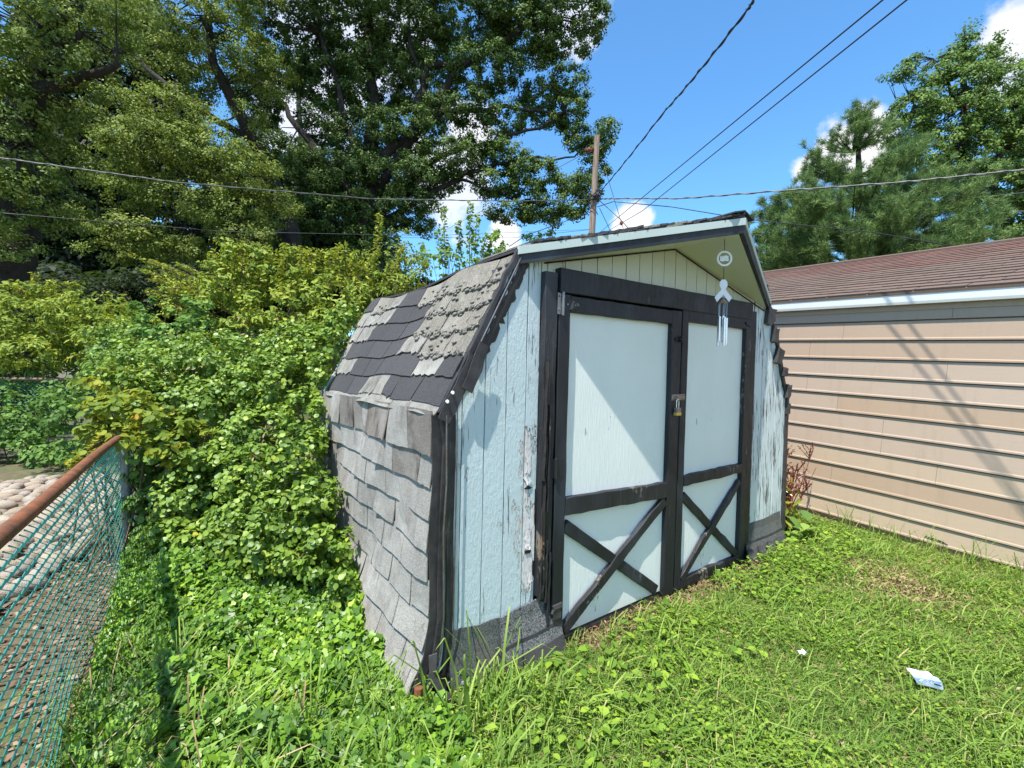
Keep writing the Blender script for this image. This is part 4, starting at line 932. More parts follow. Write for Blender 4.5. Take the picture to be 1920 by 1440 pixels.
tree('sunlit_tree', 'lighter olive green tree with boughs sweeping low, left of the oak', [(560, 520, T2D+3, .3), (540, 400, T2D+3, .27), (470, 260, T2D+2, .2), (400, 120, T2D+1, .12), (380, -60, T2D+1, .06)],
     [[(540, 400, T2D+3, .16), (440, 330, T2D+1, .1), (300, 280, T2D, .06), (190, 250, T2D, .03)], [(540, 430, T2D+3, .14), (420, 440, T2D+1, .09), (300, 440, T2D, .05), (180, 420, T2D, .03)], [(480, 270, T2D+2, .12), (330, 180, T2D, .07), (230, 90, T2D, .03)]],
     [(255, 235, 70, 50, T2D, 1.2), (320, 205, 70, 30, T2D, 1), (300, 285, 110, 50, T2D, 1.3), (210, 310, 60, 40, T2D, 1), (400, 300, 80, 46, T2D, 1.2), (460, 320, 60, 40, T2D, 1), (380, 240, 60, 40, T2D+.5, 1), (255, 370, 60, 20, T2D, .8), (330, 380, 80, 26, T2D, 1),
      (190, 412, 50, 24, T2D, .8), (260, 435, 80, 24, T2D, 1), (220, 470, 60, 20, T2D, .8), (320, 460, 70, 26, T2D, .9), (420, 400, 70, 40, T2D, 1.1), (500, 390, 60, 40, T2D+.5, 1), (400, 470, 70, 24, T2D, 1), (480, 450, 50, 26, T2D, .8),
      (330, 130, 80, 40, T2D+1, 1.2), (420, 80, 80, 60, T2D+1, 1.5), (270, 60, 80, 50, T2D+1, 1.4), (490, 130, 60, 40, T2D+1, 1.2), (370, 20, 120, 40, T2D+1, 1.5), (470, 215, 24, 20, T2D+1, .5), (400, -180, 260, 140, T2D+1, 2.5, .5)],
     LEAF['oakl'], .072, 34, .23, 64, 'tri', .35, 260)
T1D = 8.
tree('left_tree', 'large tree with thick dark trunk at the left edge of the yard', [(22, 560, T1D+1, .34), (25, 420, T1D+1, .32), (40, 300, T1D+1, .28), (60, 150, T1D+1, .2), (110, 20, T1D+1, .14), (140, -150, T1D, .1)],
     [[(40, 250, T1D, .16), (70, 150, T1D, .13), (110, 92, T1D, .08), (150, 60, T1D, .05)], [(50, 200, T1D, .14), (140, 150, T1D, .09), (220, 120, T1D, .05)], [(45, 260, T1D, .14), (-60, 180, T1D, .09), (-200, 80, T1D, .05)], [(90, 60, T1D, .12), (200, -60, T1D, .06)]],
     [(40, 40, 110, 60, T1D, 1), (150, 40, 80, 50, T1D, 1), (235, 40, 60, 40, T1D, .8), (40, 180, 70, 50, T1D, .9), (140, 130, 70, 34, T1D, .8), (30, 270, 60, 34, T1D, .8), (60, 330, 70, 30, T1D, .8), (110, 190, 50, 26, T1D+.6, .7), (40, 395, 70, 40, T1D, .8), (110, 390, 50, 40, T1D+.5, .7), (10, 460, 50, 26, T1D-.3, .5), (-80, 250, 90, 260, T1D, 1.4), (120, 290, 40, 50, T1D+1, .7), (30, 200, 60, 60, T1D-.2, .4), (60, 110, 60, 50, T1D-.3, .5), (20, 340, 60, 40, T1D-.2, .4), (0, -160, 300, 120, T1D, 2, .5)],
     LEAF['left'], .062, 36, .19, 62, 'tri', .35, 160)
# dark wood behind
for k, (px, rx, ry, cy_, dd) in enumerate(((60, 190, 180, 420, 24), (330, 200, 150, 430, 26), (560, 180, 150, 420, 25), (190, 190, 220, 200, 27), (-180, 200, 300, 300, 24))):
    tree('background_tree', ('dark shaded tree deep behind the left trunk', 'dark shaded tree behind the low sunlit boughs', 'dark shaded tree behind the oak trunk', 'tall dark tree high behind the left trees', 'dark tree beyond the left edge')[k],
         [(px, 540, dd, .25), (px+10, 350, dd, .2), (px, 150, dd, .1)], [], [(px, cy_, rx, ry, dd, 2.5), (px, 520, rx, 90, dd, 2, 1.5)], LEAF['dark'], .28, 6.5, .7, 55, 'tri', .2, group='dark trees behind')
# pine: tufts of needles
def pine():
    PDp = 13.; root = thing('pine_tree', 'bluish green pine with long needles behind the garage roof', 'tree', (at(1610, 500, PDp)[0], at(1610, 500, PDp)[1], -.1))
    P, R = limb_path([(1610, 560, PDp, .16), (1612, 440, PDp, .14), (1610, 330, PDp, .09), (1612, 235, PDp, .03)], .02); m = MB(); m.tube([np.array(root.location)]+P, [.2]+R, 10); m.build('trunk', MAT['bark'], root, smooth=True)
    tips = []; twg = MB()
    outline = [(1612, 225, 22), (1600, 262, 50), (1612, 300, 85), (1610, 340, 120), (1600, 378, 150), (1605, 412, 168), (1605, 445, 178), (1600, 478, 176), (1600, 505, 170)]
    for (cxp, cyp, hw) in outline:
        nb = int(9+hw/7.5)
        for b in range(nb):
            a = rng.random()*2*math.pi; ln = hw/FPX*PDp*rng.uniform(.85, 1.15); z0 = at(cxp, cyp, PDp); 
            tipd = CR*math.cos(a)*ln+norm(CF*np.array([1, 1, 0]))*math.sin(a)*ln; base = z0-np.array([0, 0, .25*ln+.15]); tip = z0+tipd+np.array([0, 0, .12+rng.normal(0, .12)])
            mid = (base+tip)/2-np.array([0, 0, .08*ln]); base[:2] = z0[:2]
            twg.tube([base, mid, tip], [.028, .018, .006], 5, False)
            for q in np.linspace(.42, 1, max(3, int(ln/.16))):
                p = base+(tip-base)*q-np.array([0, 0, .08*ln*(1-abs(2*q-1))]); 
                for _ in range(2): tips.append((p+rng.normal(0, .09, 3), norm(norm(tipd)+np.array([0, 0, .9])+rng.normal(0, .4, 3))))
    twg.build('limbs', MAT['bark'], root)
    T = np.array([t[0] for t in tips]); Dd = np.array([t[1] for t in tips]); K = 60
    d = norm(Dd[:, None]*.62+rng.normal(0, .62, (len(T), K, 3))); L = rng.uniform(.12, .21, (len(T), K, 1)); s0 = T[:, None]+rng.normal(0, .03, (len(T), K, 3))
    w = norm(np.cross(d, rng.normal(0, 1, d.shape)))*.0055
    V = np.stack([s0-w, s0+w, s0+d*L], 2).reshape(-1, 3, 3); print('needles', len(V))
    bigmesh('crown', V, 3, LEAF['pine'], root, np.clip(np.repeat(rng.random(len(T))*.6, K)+rng.random(len(V))*.4, 0, 1))
pine()
MD = 19.
tree('maple_tree', 'tall broad leaved maple at upper right with spiky top', [(1825, 460, MD, .3), (1822, 380, MD, .26), (1810, 260, MD, .18), (1805, 150, MD, .1), (1808, 60, MD, .03)],
     [[(1820, 380, MD, .14), (1870, 300, MD, .1), (1900, 200, MD, .05)], [(1816, 330, MD, .12), (1760, 250, MD, .08), (1710, 190, MD, .03)], [(1868, 470, MD, .16), (1872, 400, MD, .14), (1860, 320, MD, .08)], [(1812, 280, MD, .1), (1850, 160, MD, .05), (1872, 80, MD, .02)], [(1805, 200, MD, .07), (1750, 110, MD, .03)]],
     [(1810, 75, 12, 30, MD, .4), (1800, 110, 36, 26, MD, .6), (1868, 85, 10, 24, MD, .3), (1850, 115, 30, 24, MD, .6), (1770, 130, 30, 26, MD, .7), (1895, 118, 22, 12, MD, .4), (1700, 130, 14, 16, MD, .3), (1716, 112, 8, 14, MD, .2), (1690, 142, 30, 10, MD, .4), (1730, 165, 30, 22, MD, .6), (1800, 165, 60, 34, MD, 1.2), (1870, 165, 50, 30, MD, 1.1),
      (1720, 205, 50, 26, MD, .9), (1790, 220, 70, 34, MD, 1.4), (1870, 225, 56, 36, MD, 1.3), (1705, 245, 46, 26, MD, .8), (1770, 275, 70, 30, MD, 1.4), (1850, 285, 60, 34, MD, 1.3), (1735, 300, 40, 24, MD, .8), (1800, 330, 60, 26, MD, 1.1), (1880, 340, 50, 30, MD, 1.2), (1790, 375, 40, 22, MD, .8), (1850, 390, 44, 22, MD, .8), (1900, 400, 30, 30, MD, .8), (1840, 430, 30, 12, MD, .5), (1885, 435, 30, 14, MD, .5), (1960, 300, 60, 180, MD, 2)],
     LEAF['maple'], .115, 22, .28, 58, 'tri', .35, 260)
tree('background_tree', 'yellow green tree cut by the right edge behind the maple', [(1950, 460, 22, .2), (1950, 300, 22, .12)], [], [(1925, 250, 40, 50, 22, 1), (1960, 260, 60, 90, 22, 1.5), (1925, 180, 24, 20, 22, .6)], LEAF['oakl'], .17, 10, .35, 45)
tree('background_tree', 'small distant treetops between the pine and the shed gable', [(1440, 520, 26, .1), (1440, 490, 26, .08)], [], [(1440, 482, 30, 14, 26, .8), (1490, 492, 40, 16, 26, .8), (1700, 480, 60, 30, 22, 1)], LEAF['oakl'], .2, 8, .35, 40)
tree('background_tree', 'small distant treetop just above the shed roof left of the pole', [(1015, 470, 24, .1), (1015, 455, 24, .06)], [], [(1012, 446, 34, 9, 24, .8), (1060, 455, 30, 8, 24, .8)], LEAF['sap'], .18, 8, .3, 40)
tree('background_tree', 'mid height tree below the oak limbs left of the sapling', [(745, 520, 15, .1), (745, 470, 15, .06)], [], [(752, 470, 34, 40, 15, .9), (775, 500, 30, 30, 15, .7), (720, 500, 40, 40, 15, .8)], LEAF['oakl'], .11, 9, .3, 40)

# ------------------------------------------------------------ shrubs with long shoots
def shrub(name, label, blobs, lmat, size, dens, cr, cn, shape='oval', shoots=(), group='shrubs and vines', extra=None, inner=True, stem='stem', cat='shrub', shell=.45, seeds=0):
    c = at(blobs[0][0], blobs[0][1], blobs[0][4]); root = thing(name, label, cat, (c[0], c[1], float(hground(c[0], c[1]))), group)
    P, N_, Rn = blob_clusters(blobs, dens, cr, cn, shell)
    ok = (P[:, 2] > hground(P[:, 0], P[:, 1])+.01) & ~((P[:, 0] > -.06-.1*np.clip(.4-P[:, 2], 0, .4)) & (P[:, 0] < W) & (P[:, 1] > -.1) & (P[:, 1] < D+.02) & (P[:, 2] < np.where(P[:, 0] < .0, 1.15, 1.12+P[:, 0]*1.95)))
    P, N_, Rn = P[ok], N_[ok], Rn[ok]
    m = MB()
    sel = P[rng.integers(0, len(P), 60)]
    for q in sel[:26]:
        if np.linalg.norm((q-np.array(root.location))[:2]) > .8: continue
        f0 = np.array([root.location[0]+rng.normal(0, .15), root.location[1]+rng.normal(0, .15), root.location[2]]); a = f0+(q-f0)*.5+rng.normal(0, .12, 3)
        m.tube([f0, a, q], [.008, .006, .003], 4, False)
    LP, LN, LR = [P], [N_], [Rn]
    for (x0, y0, x1, y1, d, k) in shoots:
        a, b = at(x0, y0, d), at(x1, y1, d+rng.normal(0, .1)); mid = (a+b)/2+np.array([0, 0, .06*np.linalg.norm(b-a)])
        m.tube([a, mid, b], [.006, .005, .002], 5, False)
        k = int(k*1.8); t = np.linspace(.05, 1, k)[:, None]; c_ = (1-t)**2*a+2*t*(1-t)*mid+t*t*b; L2 = size*1.0
        for sgn in (-1, 1):
            o = norm(np.cross(b-a, rng.normal(0, 1, (k, 3))))*L2*.6; LP.append(c_+o); LN.append(norm(np.array([0, 0, 1.])+rng.normal(0, .3, (k, 3)))); LR.append(rng.uniform(.5, .95, k))
    m.build('stems', MAT[stem], root)
    leaves('foliage', np.concatenate(LP), np.concatenate(LN), size, shape, lmat, root, np.concatenate(LR))
    if seeds:
        k = seeds; q = P[np.argsort(-P[:, 2]+rng.normal(0, .3, len(P)))[:k*4:4]]; o = rng.normal(0, 1, (len(q), 26, 3))*np.array([.012, .012, .05]); V = (q[:, None]+o).reshape(-1, 3)
        leaves('flower_spikes', V, rng.normal(0, 1, V.shape), .014, 'tri', LEAF['seed'], root, kind='stuff')
    return root
def S(x0, y0, x1, y1, d, k=22): return (x0, y0, x1, y1, d, k)
shrub('privet_bush', 'arching privet with long feathery shoots leaning left', [(380, 575, 60, 50, 5.6, .5), (420, 530, 40, 36, 5.6, .4), (330, 605, 50, 34, 5.5, .4)], LEAF['knot'], .036, 80, .09, 26,
      shoots=[S(400, 560, 240, 475, 5.5, 30), S(400, 560, 275, 545, 5.5, 26), S(380, 570, 265, 505, 5.5, 26), S(410, 550, 285, 490, 5.6, 30), S(400, 560, 300, 560, 5.5, 22), S(420, 540, 330, 495, 5.6, 24), S(400, 540, 345, 500, 5.6, 22), S(360, 590, 290, 570, 5.5, 20), S(430, 540, 385, 490, 5.6, 20)]+[S(random.uniform(370, 440), random.uniform(545, 600), random.uniform(255, 350), random.uniform(485, 585), random.uniform(5.3, 5.6), 22) for _ in range(22)])
shrub('knotweed_bush', 'tall knotweed with brownish flower spikes behind the vines', [(480, 500, 75, 34, 5.3, .5), (560, 510, 70, 40, 5.2, .5), (440, 540, 60, 50, 5.2, .5), (620, 560, 70, 50, 5.0, .5), (540, 580, 80, 50, 5., .5), (500, 640, 90, 50, 4.8, .5), (610, 640, 60, 60, 4.6, .5)], LEAF['knot'], .060, 120, .10, 30, 'point',
      shoots=[S(430, 520, 395, 470, 5.3, 14), S(480, 500, 470, 462, 5.3, 14), S(540, 500, 535, 458, 5.3, 14), S(600, 510, 610, 470, 5.2, 14), S(640, 530, 660, 480, 5.1, 14)]+[S(x_, 540, x_+random.uniform(-30, 30), random.uniform(455, 500), random.uniform(4.9, 5.3), 11) for x_ in [random.uniform(410, 720) for _ in range(34)]], seeds=60)
shrub('leafy_shoots', 'bright yellow green shoots standing up behind the shed roof', [(700, 550, 50, 36, 4.8, .4), (750, 545, 40, 30, 4.7, .4), (660, 580, 50, 40, 4.6, .4), (780, 530, 24, 16, 4.8, .3)], LEAF['knot'], .050, 85, .1, 26, 'point',
      shoots=[S(700, 560, 712, 400, 4.8, 40), S(690, 560, 700, 470, 4.8, 24), S(720, 550, 758, 465, 4.8, 26), S(740, 550, 800, 490, 4.8, 20), S(670, 580, 668, 500, 4.7, 24), S(760, 540, 740, 500, 4.8, 14), S(650, 570, 640, 520, 4.7, 16)], cat='shrub')
shrub('young_tree', 'light green sapling with airy upright shoots against the sky', [(870, 470, 50, 30, 6.5, .5), (920, 470, 36, 26, 6.4, .4), (820, 480, 40, 24, 6.5, .5), (850, 500, 70, 24, 6.3, .5)], LEAF['sap'], .060, 30, .13, 18,
      shoots=[S(835, 500, 832, 390, 6.5, 26), S(830, 500, 818, 430, 6.5, 20), S(880, 500, 882, 378, 6.4, 30), S(890, 480, 895, 400, 6.5, 22), S(910, 490, 935, 430, 6.4, 20), S(865, 480, 858, 415, 6.5, 20), S(900, 480, 915, 440, 6.4, 14), S(800, 500, 790, 455, 6.5, 16), S(930, 480, 948, 455, 6.4, 10)], group=None, cat='tree')
shrub('knotweed_bush', 'yellow green knotweed with rusty leaves above the far fence rail', [(70, 600, 100, 46, 7.2, .7), (170, 590, 70, 40, 7., .6), (60, 655, 90, 40, 7., .6), (160, 650, 80, 46, 6.9, .6), (210, 610, 50, 50, 6.5, .5), (-60, 620, 80, 80, 7.2, .6), (20, 550, 50, 20, 7.3, .5), (120, 545, 40, 16, 7.3, .4)], LEAF['knot'], .070, 85, .13, 28, 'point',
      shoots=[S(80, 590, 65, 510, 7.2, 22), S(100, 580, 95, 525, 7.2, 18), S(60, 580, 25, 535, 7.2, 18), S(130, 570, 125, 530, 7.2, 14)], seeds=40)
shrub('weedy_plants', 'dark green weeds growing through the far teal fence', [(60, 780, 90, 50, 6.3, .5), (120, 840, 80, 40, 5.9, .4), (30, 850, 70, 40, 6., .4), (150, 760, 60, 50, 6.2, .5), (-80, 800, 80, 80, 6.2, .5), (60, 740, 80, 24, 6.9, .5), (80, 700, 120, 26, 7.3, .4), (240, 700, 60, 40, 6.5, .4)], LEAF['lowd'], .062, 70, .14, 26, group=None, shell=.2)
shrub('climbing_vine', 'large mass of round leaved vine mounded left of the shed', [(330, 700, 110, 60, 3.9, .45), (430, 680, 90, 60, 4.0, .45), (520, 720, 80, 60, 3.7, .4), (400, 760, 110, 60, 3.7, .4), (300, 770, 80, 50, 3.6, .35), (500, 810, 80, 60, 3.4, .35), (420, 880, 80, 60, 3.15, .25), (350, 930, 60, 50, 3.1, .2), (470, 960, 70, 50, 2.95, .2), (400, 1010, 80, 36, 2.85, .15), (320, 1010, 50, 30, 2.85, .12), (530, 1050, 60, 30, 2.6, .12), (560, 660, 60, 60, 4.0, .4), (250, 690, 60, 50, 4.2, .4), (230, 640, 50, 40, 4.8, .4)], LEAF['vine'], .033, 330, .075, 30, 'round', shell=.35)
shrub('climbing_vine', 'green vine climbing up the shingled side of the shed', [(575, 780, 40, 60, 3.15, .16), (560, 860, 50, 70, 2.9, .18), (590, 950, 40, 60, 2.65, .13), (540, 950, 60, 70, 2.75, .18), (600, 1040, 44, 50, 2.5, .12), (606, 700, 18, 50, 3.5, .18), (600, 640, 30, 40, 3.8, .2), (640, 600, 26, 24, 3.9, .15), (600, 760, 14, 40, 3.3, .08), (648, 592, 28, 20, 3.55, .12), (622, 640, 18, 30, 3.45, .1), (606, 700, 13, 40, 3.32, .08), (598, 760, 12, 40, 3.2, .08), (604, 840, 14, 40, 3.0, .07), (625, 930, 12, 40, 2.75, .06), (650, 1030, 12, 40, 2.5, .05), (480, 900, 60, 70, 3.0, .25), (510, 1010, 80, 60, 2.7, .2), (640, 1100, 26, 34, 2.35, .08), (600, 800, 20, 50, 3.0, .1)], LEAF['vine'], .032, 400, .06, 24, 'round', shell=.3)
shrub('climbing_vine', 'yellowing vine draped over the corner of the near fence rail', [(235, 770, 60, 40, 3.15, .22), (190, 800, 34, 30, 3.05, .16), (300, 800, 60, 34, 3.2, .22), (210, 720, 50, 30, 3.5, .2), (150, 850, 20, 20, 2.95, .08), (360, 830, 50, 40, 3.2, .25), (225, 830, 20, 14, 2.9, .08)], LEAF['yel'], .044, 210, .07, 22, 'round',
      shoots=[S(200, 820, 135, 870, 2.95, 12), S(210, 810, 150, 850, 2.95, 12)])
shrub('climbing_vine', 'shaded vine leaves in the dark hollow behind the near fence post', [(350, 880, 90, 60, 3.5, .3), (430, 930, 70, 60, 3.3, .3), (310, 950, 60, 50, 3.2, .25), (380, 1010, 80, 40, 3.0, .25), (330, 700, 160, 150, 4.6, .4, .5), (300, 860, 60, 60, 3.2, .2), (450, 870, 80, 60, 3.3, .2)], LEAF['lowd'], .046, 170, .08, 24, 'round', shell=.2)
# understorey behind everything so that nothing is empty below the canopy
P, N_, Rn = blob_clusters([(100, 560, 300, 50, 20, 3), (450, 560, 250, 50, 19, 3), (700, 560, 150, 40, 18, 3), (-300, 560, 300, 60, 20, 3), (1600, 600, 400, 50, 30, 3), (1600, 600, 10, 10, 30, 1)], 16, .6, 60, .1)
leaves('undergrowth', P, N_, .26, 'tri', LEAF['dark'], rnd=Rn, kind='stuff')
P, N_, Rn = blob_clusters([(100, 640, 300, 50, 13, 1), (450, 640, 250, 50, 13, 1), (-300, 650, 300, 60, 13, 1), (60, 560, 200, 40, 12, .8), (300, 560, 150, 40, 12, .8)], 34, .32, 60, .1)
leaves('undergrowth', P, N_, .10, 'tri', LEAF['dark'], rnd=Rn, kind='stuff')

for nm_, bl_ in (('dead_leaves', [(400, 760, 120, 90, 3.5, .4), (300, 640, 120, 60, 4.6, .4), (540, 640, 100, 70, 4.3, .4), (80, 640, 120, 50, 7.0, .5), (550, 880, 70, 120, 2.85, .15)]),):
    P, N_, Rn = blob_clusters(bl_, 14, .12, 5, .7); ok = (P[:, 2] > 0) & ~((P[:, 0] > -.05) & (P[:, 1] < D)); leaves(nm_, P[ok], N_[ok], .035, 'point', LEAF['seed'], kind='stuff')
# red seeded dock beside the right corner of the shed
dk = thing('dock_plant', 'dock weed with dark red seed stalks between shed and garage', 'weed', (3.22, .12, -.09))
m = MB(); SP, GP_ = [], []
for k in range(17):
    b = np.array([3.22+rng.normal(0, .06), .12+rng.normal(0, .05), -.09]); t = b+np.array([rng.normal(.15, .12), rng.normal(0, .08), rng.uniform(.45, .80)]); mid = (b+t)/2+rng.normal(0, .02, 3)
    m.tube([b, mid, t], [.006, .005, .002], 5, False)
    for j in range(10):
        q = b+(t-b)*rng.uniform(.5, .95); e = q+np.array([rng.normal(0, .07), rng.normal(0, .05), rng.uniform(.05, .13)]); m.tube([q, e], [.003, .0015], 4, False)
        SP.append(q+(e-q)*rng.random((26, 1))+rng.normal(0, .003, (26, 3)))
m.build('stalks', MAT['ins'], dk); SP = np.concatenate(SP); leaves('seeds', SP, rng.normal(0, 1, SP.shape), .014, 'tri', LEAF['redseed'], dk, kind='stuff')
P = np.array([3.22, .10, .12])+rng.normal(0, 1, (170, 3))*np.array([.07, .06, .13]); leaves('leaves', P, rng.normal(0, 1, P.shape)+(-.5, -.5, .4), .085, 'lance', LEAF['yel'], dk, droop=.8)
wd = thing('broadleaf_weed', 'pale broad leaved weed at the foot of the dock by the shed corner', 'weed', (3.24, -.10, -.09))
P = np.array([3.24, -.10, -.02])+rng.normal(0, 1, (46, 3))*np.array([.11, .09, .05]); leaves('leaves', P, np.tile([0, -.3, 1.], (46, 1)), .10, 'oval', LEAF['sap'], wd)

# ------------------------------------------------------------ lawn
def region(n, x0, x1, y0, y1, keep=None):
    x = rng.uniform(x0, x1, n); y = rng.uniform(y0, y1, n)
    ok = ~((x > -.03) & (x < W+.02) & (y > -.06) & (y < D+.1)) & (x < 3.87-.058*(y+.88))
    if keep is not None: ok &= keep(x, y)
    x, y = x[ok], y[ok]; return x, y
def blades(name, x, y, h, w, bend, mat, rnd=None, parent=None, lean=None, **tags):
    n = len(x); z = hground(x, y)-.004; a = rng.random(n)*2*math.pi; dx, dy = np.cos(a), np.sin(a)
    h = np.broadcast_to(h, n)*rng.uniform(.5, 1.35, n); b = np.broadcast_to(bend, n)*rng.uniform(.2, 1.5, n); w = np.broadcast_to(w, n)*rng.uniform(.7, 1.3, n)
    if lean is not None: dx, dy = dx*.6+lean[0], dy*.6+lean[1]
    P0 = np.stack([x, y, z], 1); d = np.stack([dx, dy, np.zeros(n)], 1); s = np.stack([-np.sin(a+.6), np.cos(a+.6), np.zeros(n)], 1)*w[:, None]/2
    up = np.array([0, 0, 1.])
    P1 = P0+up*(h*.55)[:, None]+d*(h*b*.35)[:, None]; P2 = P0+up*(h*(1-.25*b))[:, None]+d*(h*b)[:, None]; P3 = P0+up*(h*(1-.55*b))[:, None]+d*(h*b*1.5)[:, None]
    V = np.stack([P0-s, P0+s, P1+s, P1-s, P2+s*.7, P2-s*.7, P3], 1)
    if rnd is None: rnd = rng.random(n)
    return bigmesh(name, V, 0, mat, parent, np.clip(rnd, 0, 1), [(0, 1, 2, 3), (3, 2, 4, 5), (5, 4, 6)], kind='stuff', **tags)
bare = lambda x, y: np.exp(-(((x-2.98)/.32)**2+((y+.80)/.22)**2))*1.1+np.exp(-((y+.10)/.07)**2)*((x > .7) & (x < 2.5))*.9+.35*(fnoise(x*1.7+4, y*1.7) > .9)
near = lambda x, y: np.hypot(x-CAM[0], y-CAM[1])
x, y = region(230000, -1.2, 3.95, -1.75, .9, lambda x, y: (rng.random(len(x)) > bare(x, y)*.85) & (rng.random(len(x)) < np.clip(2.6/near(x, y), .35, 1)))
rn = rng.random(len(x))*.8+.12*fnoise(x*2, y*2)+.5*bare(x, y)*rng.random(len(x)); blades('lawn_grass', x, y, .036, .0032, 1., LEAF['grass'], rn)
x, y = region(22000, -1.1, 3.9, -1.7, .6, lambda x, y: fnoise(x*1.9+2, y*1.6+1)+rng.normal(0, .5, len(x)) > .35)
blades('lawn_grass', x, y, .085, .0045, 1.1, LEAF['grass'])
# thatch
x, y = region(16000, -1.2, 3.9, -1.7, .9); P = np.stack([x, y, hground(x, y)+rng.uniform(0, .02, len(x))], 1)
leaves('thatch', P, rng.normal(0, .5, P.shape)+(0, 0, 1), .035, 'lance', LEAF['straw'], kind='stuff')
x = rng.uniform(.7, 2.5, 1500); y = -rng.random(1500)**1.5*.16-.02; P = np.stack([x, y, hground(x, y)+rng.uniform(.002, .03, 1500)], 1)
leaves('leaf_litter', P, rng.normal(0, .5, P.shape)+(0, 0, 1), .028, 'lance', litter, kind='stuff')
x, y = rng.normal(2.98, .24, 2200), rng.normal(-.80, .17, 2200); P = np.stack([x, y, hground(x, y)+rng.uniform(.004, .035, 2200)], 1); leaves('thatch', P, rng.normal(0, .5, P.shape)+(0, 0, 1), .030, 'lance', LEAF['straw'], kind='stuff')
# clover and creeping weeds
x, y = region(90000, -.9, 3.9, -1.7, .9, lambda x, y: (fnoise(x*2.2, y*2.2)+rng.normal(0, .6, len(x)) > .2) & (rng.random(len(x)) > bare(x, y)))
P = np.stack([x, y, hground(x, y)+rng.uniform(.015, .05, len(x))], 1)
leaves('clover', P, np.tile([0, 0, 1.3], (len(P), 1)), .0145, 'round', LEAF['clover'], kind='stuff')
x, y = region(1300, -.6, 1.4, -1.5, -.12, lambda x, y: (np.abs(y+.35-.1*x) < .42+.2*fnoise(x*3, y*3)) & (rng.random(len(x)) < .8))
P = np.stack([x, y, hground(x, y)+rng.uniform(.02, .07, len(x))], 1); leaves('broadleaf_weeds', P, np.tile([0, 0, 1.3], (len(P), 1)), .042, 'oval', LEAF['clover'], kind='stuff')
x, y = region(2200, 1.9, 3.5, -.5, .3, lambda x, y: rng.random(len(x)) < .8); P = np.stack([x, y, hground(x, y)+rng.uniform(.02, .08, len(x))], 1)
leaves('broadleaf_weeds', P, np.tile([0, 0, 1.3], (len(P), 1)), .027, 'round', LEAF['clover'], kind='stuff')
# ivy carpet between fence and shed
ivk = lambda x, y: (x < -.05) & (y > -.45-.2*(x+1)) 
n = 52000; x = rng.uniform(-1.14, .12, n); y = rng.uniform(-.75, 2.7, n); ok = (x < -.03-.13*np.clip(.6-y, -1, .6)*0) & (y > -.25-.55*(x+.6)+rng.normal(0, .12, n)); x, y = x[ok], y[ok]
hh_ = .05+.10*np.clip((y-.3)/1.5, 0, 1)+.10*np.clip(fnoise(x*4, y*3.5), 0, 1.5)+.10*np.exp(-((x+.80)/.16)**2)*(.5+.5*np.sin(y*5)); P = np.stack([x, y, hground(x, y)+hh_*rng.random(len(x))**.5+.01], 1)
leaves('ground_ivy', P, rng.normal(0, .45, P.shape)+np.array([-.3, -.3, .9]), .030, 'ivy', LEAF['ivy'], rnd=np.clip(rng.random(len(P))*.8+.15*fnoise(x*2.5, y*2.5), 0, 1), kind='stuff')
# ivy creeping up on the shed side near the foot
n = 900; y = rng.uniform(.55, 1.9, n); z = -.05+rng.random(n)*(.12+.35*np.clip((y-.6)/1., 0, 1)); x = np.array([surf_side(a, b)[0] for a, b in zip(y, z)])-rng.uniform(.015, .07, n)
leaves('ivy_on_shed', np.stack([x, y, z], 1), np.tile([-1., -.4, .5], (n, 1)), .042, 'ivy', LEAF['ivy'], kind='stuff')
# long grass at the corner, along the fence and in the foreground
def tufts(spots, h, n, lab='tall_grass', mat='tall', w=.0075, spread=.05, bend=.7):
    xs_, ys_ = [], []
    for (a, b) in spots: xs_.append(a+rng.normal(0, spread, n)); ys_.append(b+rng.normal(0, spread, n))
    x, y = np.concatenate(xs_), np.concatenate(ys_); k = ~((x > 0.0) & (x < W) & (y > -.05)); blades(lab, x[k], y[k], h, w, bend, LEAF[mat])
tufts([(-.02, -.22), (-.15, -.10), (.12, -.28), (.25, -.22), (-.25, .05), (-.3, -.3), (-.12, -.42), (.02, -.48), (-.45, -.2), (.35, -.35), (-.6, -.1), (-.35, -.5)], .17, 26)
tufts([(-.82, .5), (-.86, .75), (-.8, .3), (-.84, 1.05), (-.9, .62), (-1.0, .1), (-.9, -.1), (-.75, .15), (-1.05, .45), (-.8, -.35), (-.6, -.45), (-1.0, -.3), (-.5, .1), (-.55, -.7), (-.3, -.75), (-1.05, .9)], .22, 26, bend=.8)
tufts([(-.9, .25), (-1.0, .6), (-.75, .3), (-.65, .05), (-.95, 0), (-.8, .55), (-.85, .1), (-.9, -.2)], .21, 13, 'dry_stalks', 'straw', .0055, .09, .7)
tufts([(.2, -.14), (1.15, -.16), (.95, -.15), (1.3, -.22), (1.0, -.3), (2.0, -.2), (.85, -.4)], .13, 14, w=.006)
tufts([(3.7, -1.0), (3.75, -1.25), (3.65, -1.45), (3.72, -.75), (3.55, -1.2), (3.76, -.5), (3.8, -.2)], .20, 22, w=.005, bend=.5)
g_ = [(rng.uniform(-.7, 3.4), rng.uniform(-1.6, -.3)) for _ in range(130)]; tufts(g_, .11, 12, w=.005, spread=.04, bend=1.1)
tufts([(-.02, -.14), (.02, -.2), (.1, -.16), (.2, -.15)], .30, 5, w=.009, spread=.03, bend=.45)

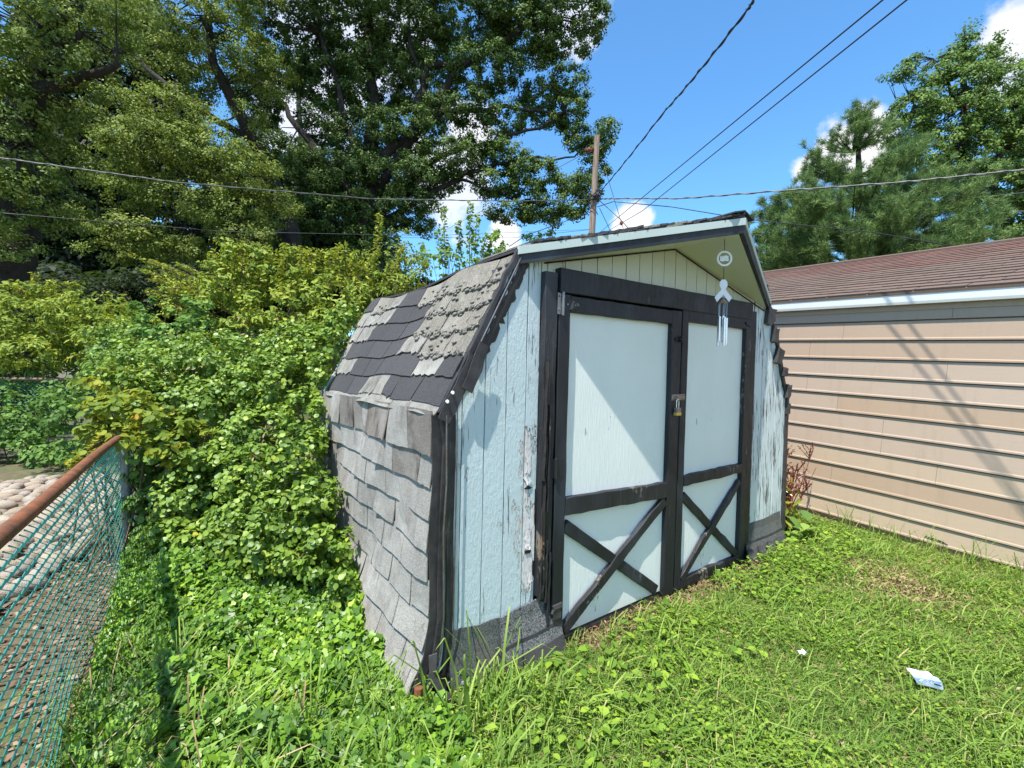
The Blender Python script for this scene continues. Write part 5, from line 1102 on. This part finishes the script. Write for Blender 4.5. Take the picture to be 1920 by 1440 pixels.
# ------------------------------------------------------------ small litter
pc = at(1733, 1278, 1); d = ray(1733, 1278); t = (-.06-CAM[2])/d[2]; c = CAM+d*t
pk = thing('crumpled_packet', 'crumpled white and pale blue wrapper lying on the lawn', 'litter', c)
def grid_sheet(corners, nu, nv, jit, thick, name, mat, parent):
    a, b, c_, d_ = [np.array(p) for p in corners]; m = MB(); g = []
    for j in range(nv+1):
        for i in range(nu+1):
            s, w = i/nu, j/nv; g.append((a*(1-s)+b*s)*(1-w)+(d_*(1-s)+c_*s)*w+np.array([0, 0, rng.normal(0, jit)]))
    n1 = nu+1; N0 = len(g); m.add(g+[p-np.array([0, 0, thick]) for p in g], [(j*n1+i, j*n1+i+1, (j+1)*n1+i+1, (j+1)*n1+i) for j in range(nv) for i in range(nu)]+[(N0+j*n1+i, N0+(j+1)*n1+i, N0+(j+1)*n1+i+1, N0+j*n1+i+1) for j in range(nv) for i in range(nu)]+
          [(i, i+N0, i+N0+1, i+1) for i in range(nu)]); return m.build(name, MAT[mat], parent)
rr_ = norm(CR*np.array([1, 1, 0])); ff_ = norm(CF*np.array([1, 1, 0])); zz = np.array([0, 0, 1.])
R_ = lambda a, b, h: c+rr_*a+ff_*b+zz*h
MAT['paleblue'] = plain('pale_blue_print', (.42, .70, .85), .35, 0, .1, 30, 0)
grid_sheet([R_(-.050, .005, .030), R_(.045, -.012, .024), R_(.030, .020, .030), R_(-.030, .055, .022)], 6, 4, .003, .003, 'white_top', 'white', pk)
grid_sheet([R_(-.052, -.006, .026), R_(.050, -.026, .018), R_(.047, -.010, .026), R_(-.050, .006, .032)], 8, 2, .0015, .003, 'blue_band', 'paleblue', pk)
grid_sheet([R_(-.046, -.018, .002), R_(.044, -.042, -.006), R_(.050, -.027, .017), R_(-.052, -.007, .025)], 8, 2, .002, .003, 'silver_side', 'alu', pk)
grid_sheet([R_(-.010, -.0205, .012), R_(.040, -.036, .004), R_(.042, -.034, .008), R_(-.008, -.0185, .016)], 4, 1, .0, .001, 'dark_print_bar', 'wire', pk)
def groundpt(x, y, z=-.08): d = ray(x, y); return CAM+d*((z-CAM[2])/d[2])
c = groundpt(1505, 1225, -.06); q = thing('paper_scrap', 'small torn whitish paper scrap in the grass left of the wrapper', 'litter', c)
grid_sheet([c+(-.025, -.01, .004), c+(.02, -.018, .008), c+(.024, .012, .006), c+(-.015, .016, .01)], 4, 3, .004, .002, 'paper', 'white', q)
m = MB(); c = groundpt(835, 1308, -.10)+np.array([0, 0, .03]); m.hexa([c+(-.04, 0, 0), c+(.03, -.012, .004), c+(.034, .012, .006), c+(-.03, .02, 0)], (0, 0, .012)); m.build('wood_chip', MAT['rotten'], None, label='orange brown wood chip on the ground at the near shed corner', category='wood chip')
a, b = groundpt(780, 1300)+(0, 0, .03), groundpt(910, 1292)+(0, 0, .03); m = MB(); m.tube([a, (a+b)/2+(0, 0, .004), b], .012, 8); m.build('pipe', MAT['galv'], None, label='short grey pipe lying along the near foot of the shed', category='pipe')
# torn strip of vinyl at the garage foot
s_, h_ = gpt(1755, 1005); m = MB(); pts = [gpt(x, y) for x, y in ((1735, 1004), (1750, 1008), (1768, 1014), (1779, 1021), (1765, 1016), (1748, 1010.5))]
vs = [gx(p[0], -.0205, p[1]) for p in pts]; m.add(vs+[v+Gn*.012 for v in vs], [tuple(range(5, -1, -1))]+[(i, (i+1) % 6, (i+1) % 6+6, i+6) for i in range(6)]); m.build('torn_tear', MAT['felt'], garage)
print('tris', sum(len(o.data.loops)-2*len(o.data.polygons) for o in bpy.data.objects if o.type == 'MESH'), 'objs', len(bpy.data.objects))
